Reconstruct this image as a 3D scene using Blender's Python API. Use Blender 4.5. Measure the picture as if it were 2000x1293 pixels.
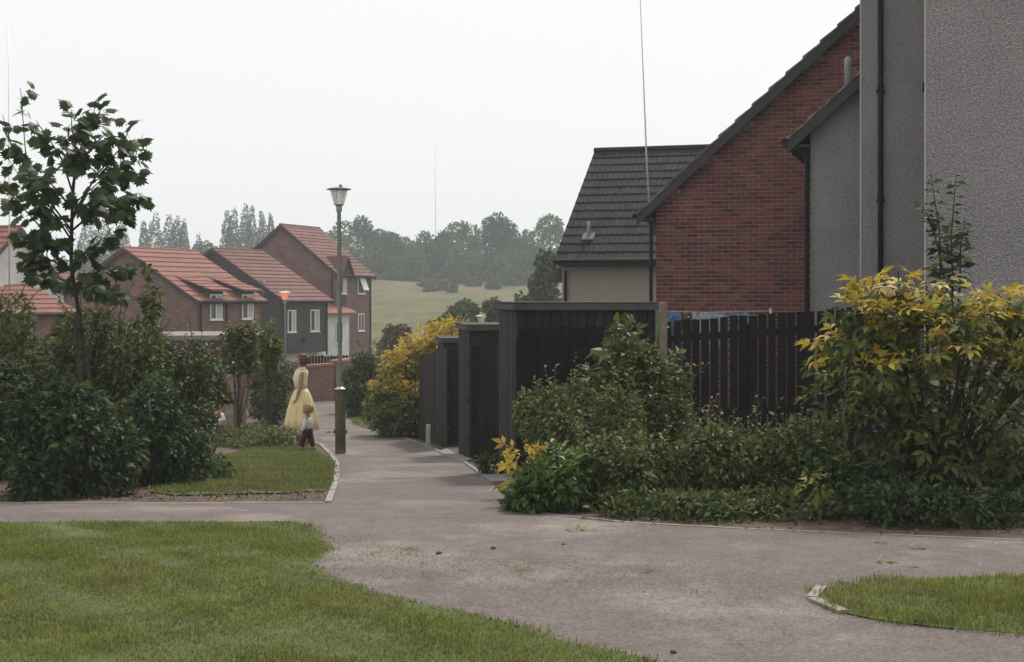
import bpy, bmesh, math, random
import numpy as np
from mathutils import Vector, Matrix

for o in list(bpy.data.objects):
    bpy.data.objects.remove(o)
S = bpy.context.scene
COL = S.collection
rng = np.random.default_rng(7)
random.seed(7)
R = math.radians

# ------------------------------------------------------------------ camera, sky, sun, exposure
F = 2778.0            # focal length in photo pixels (2000 wide) = 50 mm on 36 mm film
HZ = 580.0            # photo row of the horizon
EYE = 1.65
cd = bpy.data.cameras.new('camera')
cam = bpy.data.objects.new('camera', cd)
COL.objects.link(cam)
cam.location = (0, 0, EYE)
cam.rotation_euler = (R(90), 0, 0)
cd.sensor_width = 36
cd.lens = 50
cd.shift_y = (HZ - 646.5) / 2000
cd.clip_end = 3000
S.camera = cam

SUN_EL, SUN_AZ = 50, 24          # azimuth measured from +Y (view direction) to the right
w = bpy.data.worlds.new('World')
S.world = w
w.use_nodes = True
nt = w.node_tree
bg = nt.nodes['Background']
sky = nt.nodes.new('ShaderNodeTexSky')
sky.sky_type = 'NISHITA'
sky.sun_disc = False
sky.sun_elevation = R(SUN_EL)
sky.sun_rotation = R(SUN_AZ)
sky.dust_density = 6
sky.air_density = 1.0
hs = nt.nodes.new('ShaderNodeHueSaturation')
hs.inputs['Saturation'].default_value = 0.12
hs.inputs['Value'].default_value = 1.0
nt.links.new(sky.outputs[0], hs.inputs['Color'])
mx = nt.nodes.new('ShaderNodeMix')
mx.data_type = 'RGBA'
mx.inputs[0].default_value = 0.90           # a haze layer evens the sky out to milky white
mx.inputs[7].default_value = (8.9, 9.0, 9.05, 1)
nt.links.new(hs.outputs[0], mx.inputs[6])
nt.links.new(mx.outputs[2], bg.inputs['Color'])
bg.inputs['Strength'].default_value = 0.10
sl = bpy.data.lights.new('sun', 'SUN')
sl.energy = 2.7
sl.angle = R(7)
sl.color = (1.0, 0.92, 0.81)
sun = bpy.data.objects.new('sun', sl)
COL.objects.link(sun)
sd = Vector((math.sin(R(SUN_AZ)) * math.cos(R(SUN_EL)), math.cos(R(SUN_AZ)) * math.cos(R(SUN_EL)), math.sin(R(SUN_EL))))
sun.rotation_euler = sd.to_track_quat('Z', 'Y').to_euler()
sun.location = sd * 60
S.view_settings.view_transform = 'Standard'
S.view_settings.look = 'None'
S.view_settings.exposure = 0.2
S.view_settings.gamma = 1.0
S.render.engine = 'CYCLES'
S.cycles.volume_bounces = 3
S.cycles.max_bounces = 8
S.cycles.transparent_max_bounces = 8

# ------------------------------------------------------------------ ground profile and pixel helpers
GY = [-80, 9, 11, 13, 16.7, 24.3, 28, 36, 44.5, 47.5, 66, 87, 103, 130, 150, 200, 250, 320, 520]
GZ = [0.1, 0, -.05, -.2, -.49, -1.035, -1.17, -1.43, -1.6, -2.55, -3.5, -4.1, -4.0, -2.8, -1.4, 1.3, 4.8, 8.0, 12]


def gz(y):
    return np.interp(y, GY, GZ)


def X(px, d):
    return (px - 1000) / F * d


def Z(py, d):
    return EYE - (py - HZ) / F * d


def P(px, py, d):
    return Vector((X(px, d), d, Z(py, d)))


_ys = np.linspace(5, 46, 8200)
_vs = HZ + F * (EYE - gz(_ys)) / _ys


def gd(py):                      # depth at which the ground shows on photo row py
    return float(np.interp(-py, -_vs, _ys))


def G(px, py):
    d = gd(py)
    return (X(px, d), d)


# ------------------------------------------------------------------ materials
MATS = {}


def mat(name, color, rough=.85, var=.2, scale=4., island=0., hue=0., bump=0., bscale=60., transl=0., metal=0.,
        spec=.35, color2=None, c2scale=2., c2lo=.45, c2hi=.6, voro=False, emit=0., speck=None):
    m = bpy.data.materials.new(name)
    m.use_nodes = True
    n, l = m.node_tree.nodes, m.node_tree.links
    b = n['Principled BSDF']
    b.inputs['Roughness'].default_value = rough
    b.inputs['Metallic'].default_value = metal
    b.inputs['Specular IOR Level'].default_value = spec
    tc = n.new('ShaderNodeTexCoord')
    rgb = n.new('ShaderNodeRGB')
    rgb.outputs[0].default_value = (*color, 1)
    c = rgb.outputs[0]
    if color2:
        nz = n.new('ShaderNodeTexNoise')
        nz.inputs['Scale'].default_value = c2scale
        nz.inputs['Detail'].default_value = 6
        nz.inputs['Roughness'].default_value = .65
        l.new(tc.outputs['Object'], nz.inputs['Vector'])
        mr = n.new('ShaderNodeMapRange')
        mr.inputs[1].default_value = c2lo
        mr.inputs[2].default_value = c2hi
        l.new(nz.outputs[0], mr.inputs[0])
        mi = n.new('ShaderNodeMix')
        mi.data_type = 'RGBA'
        l.new(mr.outputs[0], mi.inputs[0])
        l.new(c, mi.inputs[6])
        mi.inputs[7].default_value = (*color2, 1)
        c = mi.outputs[2]
    h = n.new('ShaderNodeHueSaturation')
    l.new(c, h.inputs['Color'])
    nz = n.new('ShaderNodeTexNoise')
    nz.inputs['Scale'].default_value = scale
    nz.inputs['Detail'].default_value = 5
    l.new(tc.outputs['Object'], nz.inputs['Vector'])
    mr = n.new('ShaderNodeMapRange')
    mr.inputs[1].default_value = .25
    mr.inputs[2].default_value = .75
    mr.inputs[3].default_value = 1 - var
    mr.inputs[4].default_value = 1 + var
    l.new(nz.outputs[0], mr.inputs[0])
    val = mr.outputs[0]
    if island:
        ge = n.new('ShaderNodeNewGeometry')
        oi = n.new('ShaderNodeObjectInfo')
        ad = n.new('ShaderNodeMath')
        ad.operation = 'ADD'
        l.new(ge.outputs['Random Per Island'], ad.inputs[0])
        l.new(oi.outputs['Random'], ad.inputs[1])
        fr = n.new('ShaderNodeMath')
        fr.operation = 'FRACT'
        l.new(ad.outputs[0], fr.inputs[0])
        mr2 = n.new('ShaderNodeMapRange')
        mr2.inputs[3].default_value = 1 - island
        mr2.inputs[4].default_value = 1 + island
        l.new(fr.outputs[0], mr2.inputs[0])
        mu = n.new('ShaderNodeMath')
        mu.operation = 'MULTIPLY'
        l.new(val, mu.inputs[0])
        l.new(mr2.outputs[0], mu.inputs[1])
        val = mu.outputs[0]
        if hue:
            m7 = n.new('ShaderNodeMath')
            m7.operation = 'MULTIPLY'
            m7.inputs[1].default_value = 7.31
            l.new(fr.outputs[0], m7.inputs[0])
            f7 = n.new('ShaderNodeMath')
            f7.operation = 'FRACT'
            l.new(m7.outputs[0], f7.inputs[0])
            mr3 = n.new('ShaderNodeMapRange')
            mr3.inputs[3].default_value = .5 - hue
            mr3.inputs[4].default_value = .5 + hue
            l.new(f7.outputs[0], mr3.inputs[0])
            l.new(mr3.outputs[0], h.inputs['Hue'])
    if speck:
        for sc_, am in speck:
            nq = n.new('ShaderNodeTexNoise')
            nq.inputs['Scale'].default_value = sc_
            nq.inputs['Detail'].default_value = 2
            l.new(tc.outputs['Object'], nq.inputs['Vector'])
            mq = n.new('ShaderNodeMapRange')
            mq.inputs[1].default_value = .3
            mq.inputs[2].default_value = .7
            mq.inputs[3].default_value = 1 - am
            mq.inputs[4].default_value = 1 + am
            l.new(nq.outputs[0], mq.inputs[0])
            m8 = n.new('ShaderNodeMath')
            m8.operation = 'MULTIPLY'
            l.new(val, m8.inputs[0])
            l.new(mq.outputs[0], m8.inputs[1])
            val = m8.outputs[0]
    l.new(val, h.inputs['Value'])
    l.new(h.outputs[0], b.inputs['Base Color'])
    if bump:
        if voro:
            bz = n.new('ShaderNodeTexVoronoi')
            bz.inputs['Scale'].default_value = bscale
        else:
            bz = n.new('ShaderNodeTexNoise')
            bz.inputs['Scale'].default_value = bscale
            bz.inputs['Detail'].default_value = 3
        l.new(tc.outputs['Object'], bz.inputs['Vector'])
        bp = n.new('ShaderNodeBump')
        bp.inputs['Strength'].default_value = bump
        bp.inputs['Distance'].default_value = .02
        l.new(bz.outputs[0], bp.inputs['Height'])
        l.new(bp.outputs[0], b.inputs['Normal'])
    if transl:
        tr = n.new('ShaderNodeBsdfTranslucent')
        l.new(h.outputs[0], tr.inputs['Color'])
        ms = n.new('ShaderNodeMixShader')
        ms.inputs[0].default_value = transl
        l.new(b.outputs[0], ms.inputs[1])
        l.new(tr.outputs[0], ms.inputs[2])
        l.new(ms.outputs[0], n['Material Output'].inputs['Surface'])
    if emit:
        b.inputs['Emission Color'].default_value = (*color, 1)
        b.inputs['Emission Strength'].default_value = emit
    MATS[name] = m
    return m


def brick_mat(name, c1, c2, mortar, scale=1.0):
    m = bpy.data.materials.new(name)
    m.use_nodes = True
    n, l = m.node_tree.nodes, m.node_tree.links
    b = n['Principled BSDF']
    b.inputs['Roughness'].default_value = .9
    tc = n.new('ShaderNodeTexCoord')
    sp = n.new('ShaderNodeSeparateXYZ')
    l.new(tc.outputs['Object'], sp.inputs[0])
    ad = n.new('ShaderNodeMath')
    l.new(sp.outputs[0], ad.inputs[0])
    l.new(sp.outputs[1], ad.inputs[1])
    cb = n.new('ShaderNodeCombineXYZ')
    l.new(ad.outputs[0], cb.inputs[0])
    l.new(sp.outputs[2], cb.inputs[1])
    bt = n.new('ShaderNodeTexBrick')
    bt.inputs['Scale'].default_value = scale
    bt.inputs['Color1'].default_value = (*c1, 1)
    bt.inputs['Color2'].default_value = (*c2, 1)
    bt.inputs['Mortar'].default_value = (*mortar, 1)
    bt.inputs['Brick Width'].default_value = .225
    bt.inputs['Row Height'].default_value = .075
    bt.inputs['Mortar Size'].default_value = .007
    l.new(cb.outputs[0], bt.inputs['Vector'])
    nz = n.new('ShaderNodeTexNoise')
    nz.inputs['Scale'].default_value = 1.6
    nz.inputs['Detail'].default_value = 6
    l.new(tc.outputs['Object'], nz.inputs['Vector'])
    mr = n.new('ShaderNodeMapRange')
    mr.inputs[1].default_value = .3
    mr.inputs[2].default_value = .7
    mr.inputs[3].default_value = .72
    mr.inputs[4].default_value = 1.25
    l.new(nz.outputs[0], mr.inputs[0])
    h = n.new('ShaderNodeHueSaturation')
    l.new(bt.outputs[0], h.inputs['Color'])
    l.new(mr.outputs[0], h.inputs['Value'])
    l.new(h.outputs[0], b.inputs['Base Color'])
    bp = n.new('ShaderNodeBump')
    bp.inputs['Strength'].default_value = .4
    bp.inputs['Distance'].default_value = .01
    bp.invert = True
    l.new(bt.outputs['Fac'], bp.inputs['Height'])
    l.new(bp.outputs[0], b.inputs['Normal'])
    MATS[name] = m
    return m


mat('asphalt', (.152, .127, .119), .92, .16, 1.3, bump=.7, bscale=110, color2=(.26, .226, .203), c2scale=.75, c2lo=.5, c2hi=.7, speck=((55, .3), (130, .3), (7, .1)))
mat('soil', (.105, .078, .062), .95, .4, 6, bump=.8, bscale=30, color2=(.16, .12, .095), c2scale=3)
mat('lawn_soil', (.075, .095, .03), .95, .3, 5, bump=.6, bscale=40)
mat('grass', (.172, .2, .044), .75, .3, 2.3, island=.45, hue=.03, transl=.35, spec=.2, color2=(.225, .215, .075), c2scale=1.6, c2lo=.46, c2hi=.72)
mat('verge_grass', (.15, .18, .05), .75, .25, .9, island=.35, hue=.03, transl=.35, spec=.2, color2=(.23, .2, .085), c2scale=1.1, c2lo=.48, c2hi=.7)
mat('concrete', (.29, .265, .235), .9, .25, 5, bump=.4, bscale=60)
mat('slab', (.22, .2, .19), .9, .2, 4, bump=.3, bscale=60)
mat('render_grey', (.39, .37, .358), .95, .12, .5, bump=1.0, bscale=75, voro=True, color2=(.265, .252, .245), c2scale=45, c2lo=.42, c2hi=.6, speck=((1.7, .08), (30, .12)))
mat('render_coarse', (.36, .342, .335), .95, .12, .5, bump=1.0, bscale=52, voro=True, color2=(.22, .21, .208), c2scale=36, c2lo=.42, c2hi=.6, speck=((1.5, .06), (25, .12)))
mat('render_beige', (.42, .36, .305), .95, .1, 1.2, bump=.8, bscale=70, voro=True, color2=(.33, .285, .245), c2scale=40, c2lo=.42, c2hi=.62)
mat('render_white', (.62, .61, .6), .9, .12, 1.5, bump=.4, bscale=60)
mat('bead', (.48, .46, .44), .7, .1, 8)
mat('brick', (.15, .05, .041), .9, .2, 18, island=.45, hue=.02, bump=.5, bscale=90, speck=((.8, .14),))
mat('mortar', (.45, .36, .33), .95, .15, 20)
brick_mat('brick_far', (.19, .085, .068), (.125, .062, .058), (.23, .18, .165))
brick_mat('brick_wall', (.2, .105, .085), (.15, .08, .07), (.24, .19, .17))
mat('coping', (.33, .17, .13), .9, .2, 8)
mat('tile_red', (.24, .1, .075), .85, .2, 3, island=.1, bump=.3, bscale=20, color2=(.19, .09, .075), c2scale=1.3)
mat('tile_maroon', (.165, .073, .06), .85, .2, 3, island=.1, bump=.3, bscale=20, color2=(.125, .062, .055), c2scale=1.3)
mat('tile_black', (.022, .022, .025), .85, .25, 6, island=.25, bump=.4, bscale=40, spec=.2)
mat('tile_brown', (.13, .1, .085), .85, .3, 5, island=.12, color2=(.19, .165, .14), c2scale=5)
mat('dark_wood', (.009, .0078, .0095), .85, .35, 7, island=.35, bump=.5, bscale=40, spec=.2, speck=((3, .2),))
mat('shed_wood', (.017, .0132, .0128), .65, .35, 6, island=.6, bump=.3, bscale=40, spec=.3, speck=((3, .3),))
mat('felt', (.075, .078, .075), .95, .2, 6, bump=.6, bscale=120)
mat('barge', (.035, .034, .036), .6, .2, 4)
mat('black_pipe', (.008, .008, .01), .6, .1, 4, spec=.2)
mat('weatherboard', (.055, .048, .05), .75, .25, 3, island=.15)
mat('white_paint', (.75, .74, .72), .5, .06, 5)
mat('glass', (.07, .08, .09), .08, .2, 1, spec=.6)
mat('curtain', (.45, .43, .4), .9, .15, 9)
mat('pale_timber', (.23, .18, .135), .9, .25, 6, island=.2, bump=.5, bscale=40)
mat('stake_timber', (.2, .16, .115), .9, .3, 7, bump=.5, bscale=40)
mat('door_brown', (.075, .03, .026), .7, .2, 5, island=.15)
mat('lamp_pole', (.33, .38, .345), .5, .15, 6, metal=.0)
mat('lamp_base', (.07, .062, .034), .75, .45, 5, bump=.3, bscale=50, color2=(.11, .09, .045), c2scale=4)
mat('galvanised', (.55, .55, .55), .4, .15, 9, metal=.6)
_m = mat('lamp_glass', (.8, .74, .68), .4, .08, 9, transl=.6)
_n, _l = _m.node_tree.nodes, _m.node_tree.links
_tp = _n.new('ShaderNodeBsdfTransparent')
_ms = _n.new('ShaderNodeMixShader')
_ms.inputs[0].default_value = .45
_src = _n['Material Output'].inputs['Surface'].links[0].from_socket
_l.new(_src, _ms.inputs[1])
_l.new(_tp.outputs[0], _ms.inputs[2])
_l.new(_ms.outputs[0], _n['Material Output'].inputs['Surface'])
mat('lamp_cap', (.8, .79, .77), .5, .1, 6)
mat('lamp_cap_dark', (.12, .13, .13), .5, .1, 6)
mat('lamp_lit', (1.0, .36, .22), .5, .05, 3, emit=.35)
mat('grey_plastic', (.3, .3, .31), .5, .1, 6)
mat('bark', (.045, .036, .03), .9, .3, 12, bump=.5, bscale=50)
mat('twig', (.07, .055, .035), .9, .3, 12)
mat('maple_leaf', (.044, .07, .025), .5, .2, 8, island=.45, hue=.035, transl=.36, spec=.3)
mat('leaf_dark', (.036, .057, .023), .55, .2, 6, island=.55, hue=.03, transl=.24, spec=.2)
mat('leaf_mid', (.07, .1, .03), .55, .2, 6, island=.55, hue=.035, transl=.3, spec=.2)
mat('leaf_olive', (.135, .15, .048), .55, .2, 6, island=.5, hue=.035, transl=.33, spec=.2)
mat('leaf_pale', (.11, .13, .065), .55, .2, 6, island=.35, hue=.03, transl=.3)
mat('leaf_bright', (.1, .16, .035), .5, .2, 6, island=.35, hue=.03, transl=.35)
mat('leaf_gold', (.5, .37, .055), .55, .15, 6, island=.3, hue=.025, transl=.35, spec=.2)
mat('leaf_lime', (.215, .215, .042), .55, .15, 6, island=.4, hue=.025, transl=.35, spec=.2)
mat('leaf_elder', (.085, .11, .028), .5, .15, 6, island=.45, hue=.03, transl=.3, spec=.3)
mat('leaf_far', (.085, .112, .045), .8, .25, .2, island=.5, hue=.02, transl=.25, spec=.1)
mat('leaf_far_dark', (.048, .07, .036), .8, .25, .2, island=.5, hue=.02, transl=.2, spec=.1)
mat('leaf_far_brown', (.15, .13, .075), .8, .25, .35, island=.4, hue=.02, transl=.2, spec=.1)
mat('leaf_hill', (.085, .11, .048), .8, .25, .6, island=.5, hue=.02, transl=.25, spec=.1)
mat('skin', (.42, .22, .155), .55, .06, 9)
mat('hair_brown', (.12, .068, .04), .6, .35, 30, bump=.8, bscale=60)
mat('hair_blond', (.48, .3, .14), .6, .3, 30, bump=.6, bscale=60)
mat('hair_light', (.3, .19, .11), .6, .3, 30, bump=.6, bscale=60)
mat('dress_top', (.8, .73, .5), .9, .12, 40)
mat('dress_yellow', (.78, .62, .28), .9, .12, 30, color2=(.8, .69, .42), c2scale=38, c2lo=.46, c2hi=.54)
mat('shirt_grey', (.5, .52, .56), .9, .2, 25, color2=(.62, .63, .66), c2scale=30)
mat('trousers', (.045, .014, .02), .9, .2, 10)
mat('top_white', (.8, .8, .82), .9, .05, 10)
mat('shorts_blue', (.05, .08, .16), .9, .15, 10)
mat('shoe_dark', (.03, .03, .035), .6, .1, 10)
mat('shoe_white', (.75, .74, .72), .6, .1, 10)
mat('cloth_blue', (.05, .1, .24), .9, .3, 22, color2=(.2, .25, .34), c2scale=14)
mat('cloth_green', (.12, .3, .08), .9, .3, 20)
mat('cloth_black', (.03, .025, .025), .9, .3, 20, color2=(.5, .35, .1), c2scale=12, c2lo=.55, c2hi=.62)
mat('cloth_white', (.34, .37, .4), .9, .2, 20, color2=(.12, .16, .2), c2scale=22)
mat('litter_white', (.75, .74, .72), .8, .1, 9)
mat('litter_dark', (.03, .028, .03), .8, .1, 9)
mat('dead_leaf', (.13, .09, .05), .8, .3, 9, island=.5, hue=.02)
mat('clod', (.06, .042, .034), .95, .3, 20)

# ------------------------------------------------------------------ object helpers


def tag(o, label=None, cat=None, group=None, kind=None):
    if label:
        o['label'] = label
    if cat:
        o['category'] = cat
    if group:
        o['group'] = group
    if kind:
        o['kind'] = kind
    return o


def thing(name, label, cat, loc=(0, 0, 0), rz=0., group=None):
    o = bpy.data.objects.new(name, None)
    o.empty_display_size = .2
    COL.objects.link(o)
    o.location = loc
    o.rotation_euler = (0, 0, rz)
    return tag(o, label, cat, group)


def link(name, me, parent=None):
    o = bpy.data.objects.new(name, me)
    COL.objects.link(o)
    if parent:
        o.parent = parent
    return o


def mesh(name, V, Fc, m, smooth=False):
    me = bpy.data.meshes.new(name)
    me.from_pydata([tuple(v) for v in V], [], Fc)
    me.materials.append(MATS[m] if isinstance(m, str) else m)
    if smooth:
        me.polygons.foreach_set('use_smooth', [True] * len(me.polygons))
    me.update()
    return me


def big_mesh(name, V, Fc, m, smooth=False):
    """V (n,3), Fc (k,4) numpy arrays."""
    me = bpy.data.meshes.new(name)
    V = np.asarray(V, dtype=np.float32)
    Fc = np.asarray(Fc, dtype=np.int32)
    k, c = Fc.shape
    me.vertices.add(len(V))
    me.vertices.foreach_set('co', V.ravel())
    me.loops.add(k * c)
    me.loops.foreach_set('vertex_index', Fc.ravel())
    me.polygons.add(k)
    me.polygons.foreach_set('loop_start', np.arange(0, k * c, c, dtype=np.int32))
    me.polygons.foreach_set('loop_total', np.full(k, c, dtype=np.int32))
    if smooth:
        me.polygons.foreach_set('use_smooth', np.ones(k, dtype=bool))
    me.update(calc_edges=True)
    me.materials.append(MATS[m])
    return me


class MB:
    def __init__(s):
        s.V, s.F = [], []

    def add(s, V, Fc):
        b = len(s.V)
        s.V += [tuple(v) for v in V]
        s.F += [tuple(b + i for i in f) for f in Fc]
        return s

    def box(s, x0, x1, y0, y1, z0, z1):
        return s.add([(x0, y0, z0), (x1, y0, z0), (x1, y1, z0), (x0, y1, z0), (x0, y0, z1), (x1, y0, z1), (x1, y1, z1), (x0, y1, z1)],
                     [(0, 3, 2, 1), (4, 5, 6, 7), (0, 1, 5, 4), (1, 2, 6, 5), (2, 3, 7, 6), (3, 0, 4, 7)])

    def tube(s, pts, rad, n=8, cap=True):
        pts = [Vector(p) for p in pts]
        if not hasattr(rad, '__len__'):
            rad = [rad] * len(pts)
        V, Fc = [], []
        for i, p in enumerate(pts):
            t = (pts[min(i + 1, len(pts) - 1)] - pts[max(i - 1, 0)]).normalized()
            a = t.orthogonal().normalized() if abs(t.z) < .9 else Vector((1, 0, 0)) - t * t.x
            a.normalize()
            bb = t.cross(a)
            for k in range(n):
                q = 2 * math.pi * k / n
                V.append(p + (a * math.cos(q) + bb * math.sin(q)) * rad[i])
        for i in range(len(pts) - 1):
            for k in range(n):
                Fc.append((i * n + k, i * n + (k + 1) % n, (i + 1) * n + (k + 1) % n, (i + 1) * n + k))
        if cap:
            Fc.append(tuple(range(n))[::-1])
            Fc.append(tuple((len(pts) - 1) * n + k for k in range(n)))
        return s.add(V, Fc)

    def lathe(s, prof, n=16, c=(0, 0, 0)):
        return s.tube([(c[0], c[1], c[2] + z + i * 1e-6) for i, (r, z) in enumerate(prof)], [r for r, z in prof], n)

    def prism(s, poly, axis, t0, t1):
        """poly in the plane across `axis`; axis 'x': poly of (y,z); 'y': poly of (x,z)."""
        n = len(poly)
        V = []
        for t in (t0, t1):
            for a, b in poly:
                V.append((t, a, b) if axis == 'x' else (a, t, b))
        Fc = [tuple(range(n)), tuple(range(n, 2 * n))[::-1]]
        for i in range(n):
            Fc.append((i, i + n, (i + 1) % n + n, (i + 1) % n))
        return s.add(V, Fc)

    def mesh(s, name, m, smooth=False):
        me = mesh(name, s.V, s.F, m, smooth)
        bm = bmesh.new()
        bm.from_mesh(me)
        bmesh.ops.recalc_face_normals(bm, faces=bm.faces)
        bm.to_mesh(me)
        bm.free()
        return me

    def build(s, name, m, parent=None, smooth=False):
        return link(name, s.mesh(name, m, smooth), parent)


def bevel(o, wd=.01, seg=1):
    b = o.modifiers.new('bevel', 'BEVEL')
    b.width = wd
    b.segments = seg
    return o


# ------------------------------------------------------------------ the setting: ground and sheets
def fnoise(x, y, s, seed=0):
    return (np.sin(x * s + seed) * np.cos(y * s * 1.3 + seed * 2) + .5 * np.sin(x * s * 2.3 + y * s * 1.7 + seed * 3)) / 1.5


def make_ground():
    ys = np.concatenate([np.arange(-40, 4, 4), np.arange(4, 50, .25), np.arange(50, 110, 2), np.arange(110, 330, 5), np.arange(330, 521, 19)])
    xs = np.concatenate([np.arange(-320, -40, 14), np.arange(-40, 40, 2), np.arange(40, 321, 14)])
    XX, YY = np.meshgrid(xs, ys)
    ZZ = gz(YY)
    far = np.clip((YY - 95) / 40, 0, 1)
    ZZ = ZZ + far * (.5 * fnoise(XX, YY, .05, 1) + .35 * fnoise(XX, YY, .13, 4))
    V = np.stack([XX, YY, ZZ], -1).reshape(-1, 3)
    nx, ny = len(xs), len(ys)
    i = np.arange(ny - 1)[:, None] * nx + np.arange(nx - 1)[None]
    Fc = np.stack([i, i + 1, i + nx + 1, i + nx], -1).reshape(-1, 4)
    me = big_mesh('ground', V, Fc, 'soil', True)
    m = bpy.data.materials.new('ground_cover')
    m.use_nodes = True
    n, l = m.node_tree.nodes, m.node_tree.links
    b = n['Principled BSDF']
    b.inputs['Roughness'].default_value = .95
    b.inputs['Specular IOR Level'].default_value = .1
    tc = n.new('ShaderNodeTexCoord')

    def noise(sc, det=6, st=None):
        z = n.new('ShaderNodeTexNoise')
        z.inputs['Scale'].default_value = sc
        z.inputs['Detail'].default_value = det
        z.inputs['Roughness'].default_value = .65
        if st:
            mp = n.new('ShaderNodeMapping')
            mp.inputs['Scale'].default_value = st
            l.new(tc.outputs['Object'], mp.inputs[0])
            l.new(mp.outputs[0], z.inputs['Vector'])
        else:
            l.new(tc.outputs['Object'], z.inputs['Vector'])
        return z.outputs[0]

    def mixc(fac, a, c, lo=0., hi=1.):
        mr = n.new('ShaderNodeMapRange')
        mr.inputs[1].default_value = lo
        mr.inputs[2].default_value = hi
        l.new(fac, mr.inputs[0])
        k = n.new('ShaderNodeMix')
        k.data_type = 'RGBA'
        l.new(mr.outputs[0], k.inputs[0])
        for q, s_ in ((a, 6), (c, 7)):
            if isinstance(q, tuple):
                k.inputs[s_].default_value = (*q, 1)
            else:
                l.new(q, k.inputs[s_])
        return k.outputs[2]
    soil = mixc(noise(5), (.085, .062, .05), (.16, .12, .095), .35, .65)
    mead = mixc(noise(.06, 6, (1, .5, 1)), (.072, .09, .036), (.15, .125, .066), .4, .56)
    mead = mixc(noise(.16, 8), mead, (.06, .07, .034), .46, .62)
    mead = mixc(noise(.4, 6, (1, .4, 1)), mead, (.17, .145, .08), .5, .68)
    mead = mixc(noise(1.2, 4), mead, (.13, .13, .062), .4, .75)
    sp = n.new('ShaderNodeSeparateXYZ')
    l.new(tc.outputs['Object'], sp.inputs[0])
    c = mixc(sp.outputs[1], soil, mead, 46, 60)
    l.new(c, b.inputs['Base Color'])
    bp = n.new('ShaderNodeBump')
    bp.inputs['Strength'].default_value = .6
    bp.inputs['Distance'].default_value = .03
    l.new(noise(24), bp.inputs['Height'])
    l.new(bp.outputs[0], b.inputs['Normal'])
    me.materials[0] = m
    return tag(link('ground', me), kind='structure')


make_ground()


def poly_rows(poly, step=.1):
    poly = np.array(poly, float)
    y0, y1 = poly[:, 1].min(), poly[:, 1].max()
    ys = np.unique(np.concatenate([np.arange(math.ceil(y0 / step) * step, y1, step), [y0 + 1e-4, y1 - 1e-4], [g for g in GY if y0 < g < y1]]))
    rows = []
    q = np.roll(poly, -1, 0)
    for y in ys:
        m_ = (poly[:, 1] <= y) != (q[:, 1] <= y)
        xs = poly[m_, 0] + (y - poly[m_, 1]) / (q[m_, 1] - poly[m_, 1]) * (q[m_, 0] - poly[m_, 0])
        if len(xs) >= 2:
            rows.append((y, xs.min(), xs.max()))
    return rows


def sheet(name, poly, m, dz, step=.1, skirt=0.):
    rows = poly_rows(poly, step)
    V, Fc = [], []
    for y, a, b in rows:
        z = gz(y) + dz
        k = 5
        V += [(a, y, z - skirt)] + [(a + (b - a) * i / (k - 1), y, z) for i in range(k)] + [(b, y, z - skirt)]
    for i in range(len(rows) - 1):
        for j in range(6):
            s = i * 7 + j
            Fc.append((s, s + 1, s + 8, s + 7))
    return tag(link(name, mesh(name, V, Fc, m)), kind='structure')


# edges of the asphalt, from the photograph's rows on the ground
left_edge = [G(640, 985), G(655, 940), G(657, 905), G(640, 885), G(620, 868), G(588, 858), (X(575, 33), 33), (X(590, 38), 38), (X(605, 43.3), 43.3)]
right_edge = [(12, 9.0), G(2000, 1058), G(1600, 1042), G(1300, 1028), G(1140, 1017), G(1040, 1000), G(960, 945), G(905, 905), G(850, 880), G(790, 858), G(740, 845), G(700, 832), G(688, 815), (X(672, 40), 40), (X(668, 43.3), 43.3)]
front_kerb = [(-14, gd(985)), G(300, 985), G(640, 985)]
path_poly = [(-14, -4), (-14, gd(985))] + front_kerb[1:] + left_edge[1:] + right_edge[::-1][:-1] + [(12, 9.0), (12, -4)]
sheet('path', path_poly, 'asphalt', .006)

lawn_poly = [(-9, 4.0), (-9, gd(1026)), G(200, 1024), G(560, 1021), G(618, 1032), G(628, 1058), G(646, 1073), G(612, 1090), G(605, 1112), G(700, 1148), G(800, 1182), G(880, 1194), G(1000, 1224), G(1100, 1258), G(1200, 1277), G(1262, 1293), G(1400, 1330), G(1700, 1400), (1.6, 4.0)]
isl_poly = [G(1576, 1160), G(1640, 1147), G(1720, 1139), G(2000, 1128), (5, 8.2), (5, 6.2), G(2000, 1243), G(1850, 1232), G(1700, 1213), G(1612, 1192)]
mid_poly = [G(290, 962), G(340, 969), G(400, 962), G(450, 968), G(500, 959), G(560, 966), G(600, 957), G(638, 962), G(650, 930), G(650, 905), G(612, 880), G(575, 872), G(480, 878), G(400, 900)]
far_patch = [G(684, 812), G(690, 830), G(735, 842), G(760, 835), G(740, 805), G(700, 800)]
sheet('lawn', lawn_poly, 'lawn_soil', .014)
sheet('grass_island', isl_poly, 'lawn_soil', .014)
sheet('grass_verge', mid_poly, 'lawn_soil', .014)
sheet('grass_patch', far_patch, 'lawn_soil', .014)


def inside(poly, x, y):
    poly = np.array(poly, float)
    r = np.zeros(len(x), bool)
    q = np.roll(poly, -1, 0)
    for (ax, ay), (bx, by) in zip(poly, q):
        c = ((ay <= y) != (by <= y)) & (x < ax + (y - ay) / (by - ay + 1e-12) * (bx - ax))
        r ^= c
    return r


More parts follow.
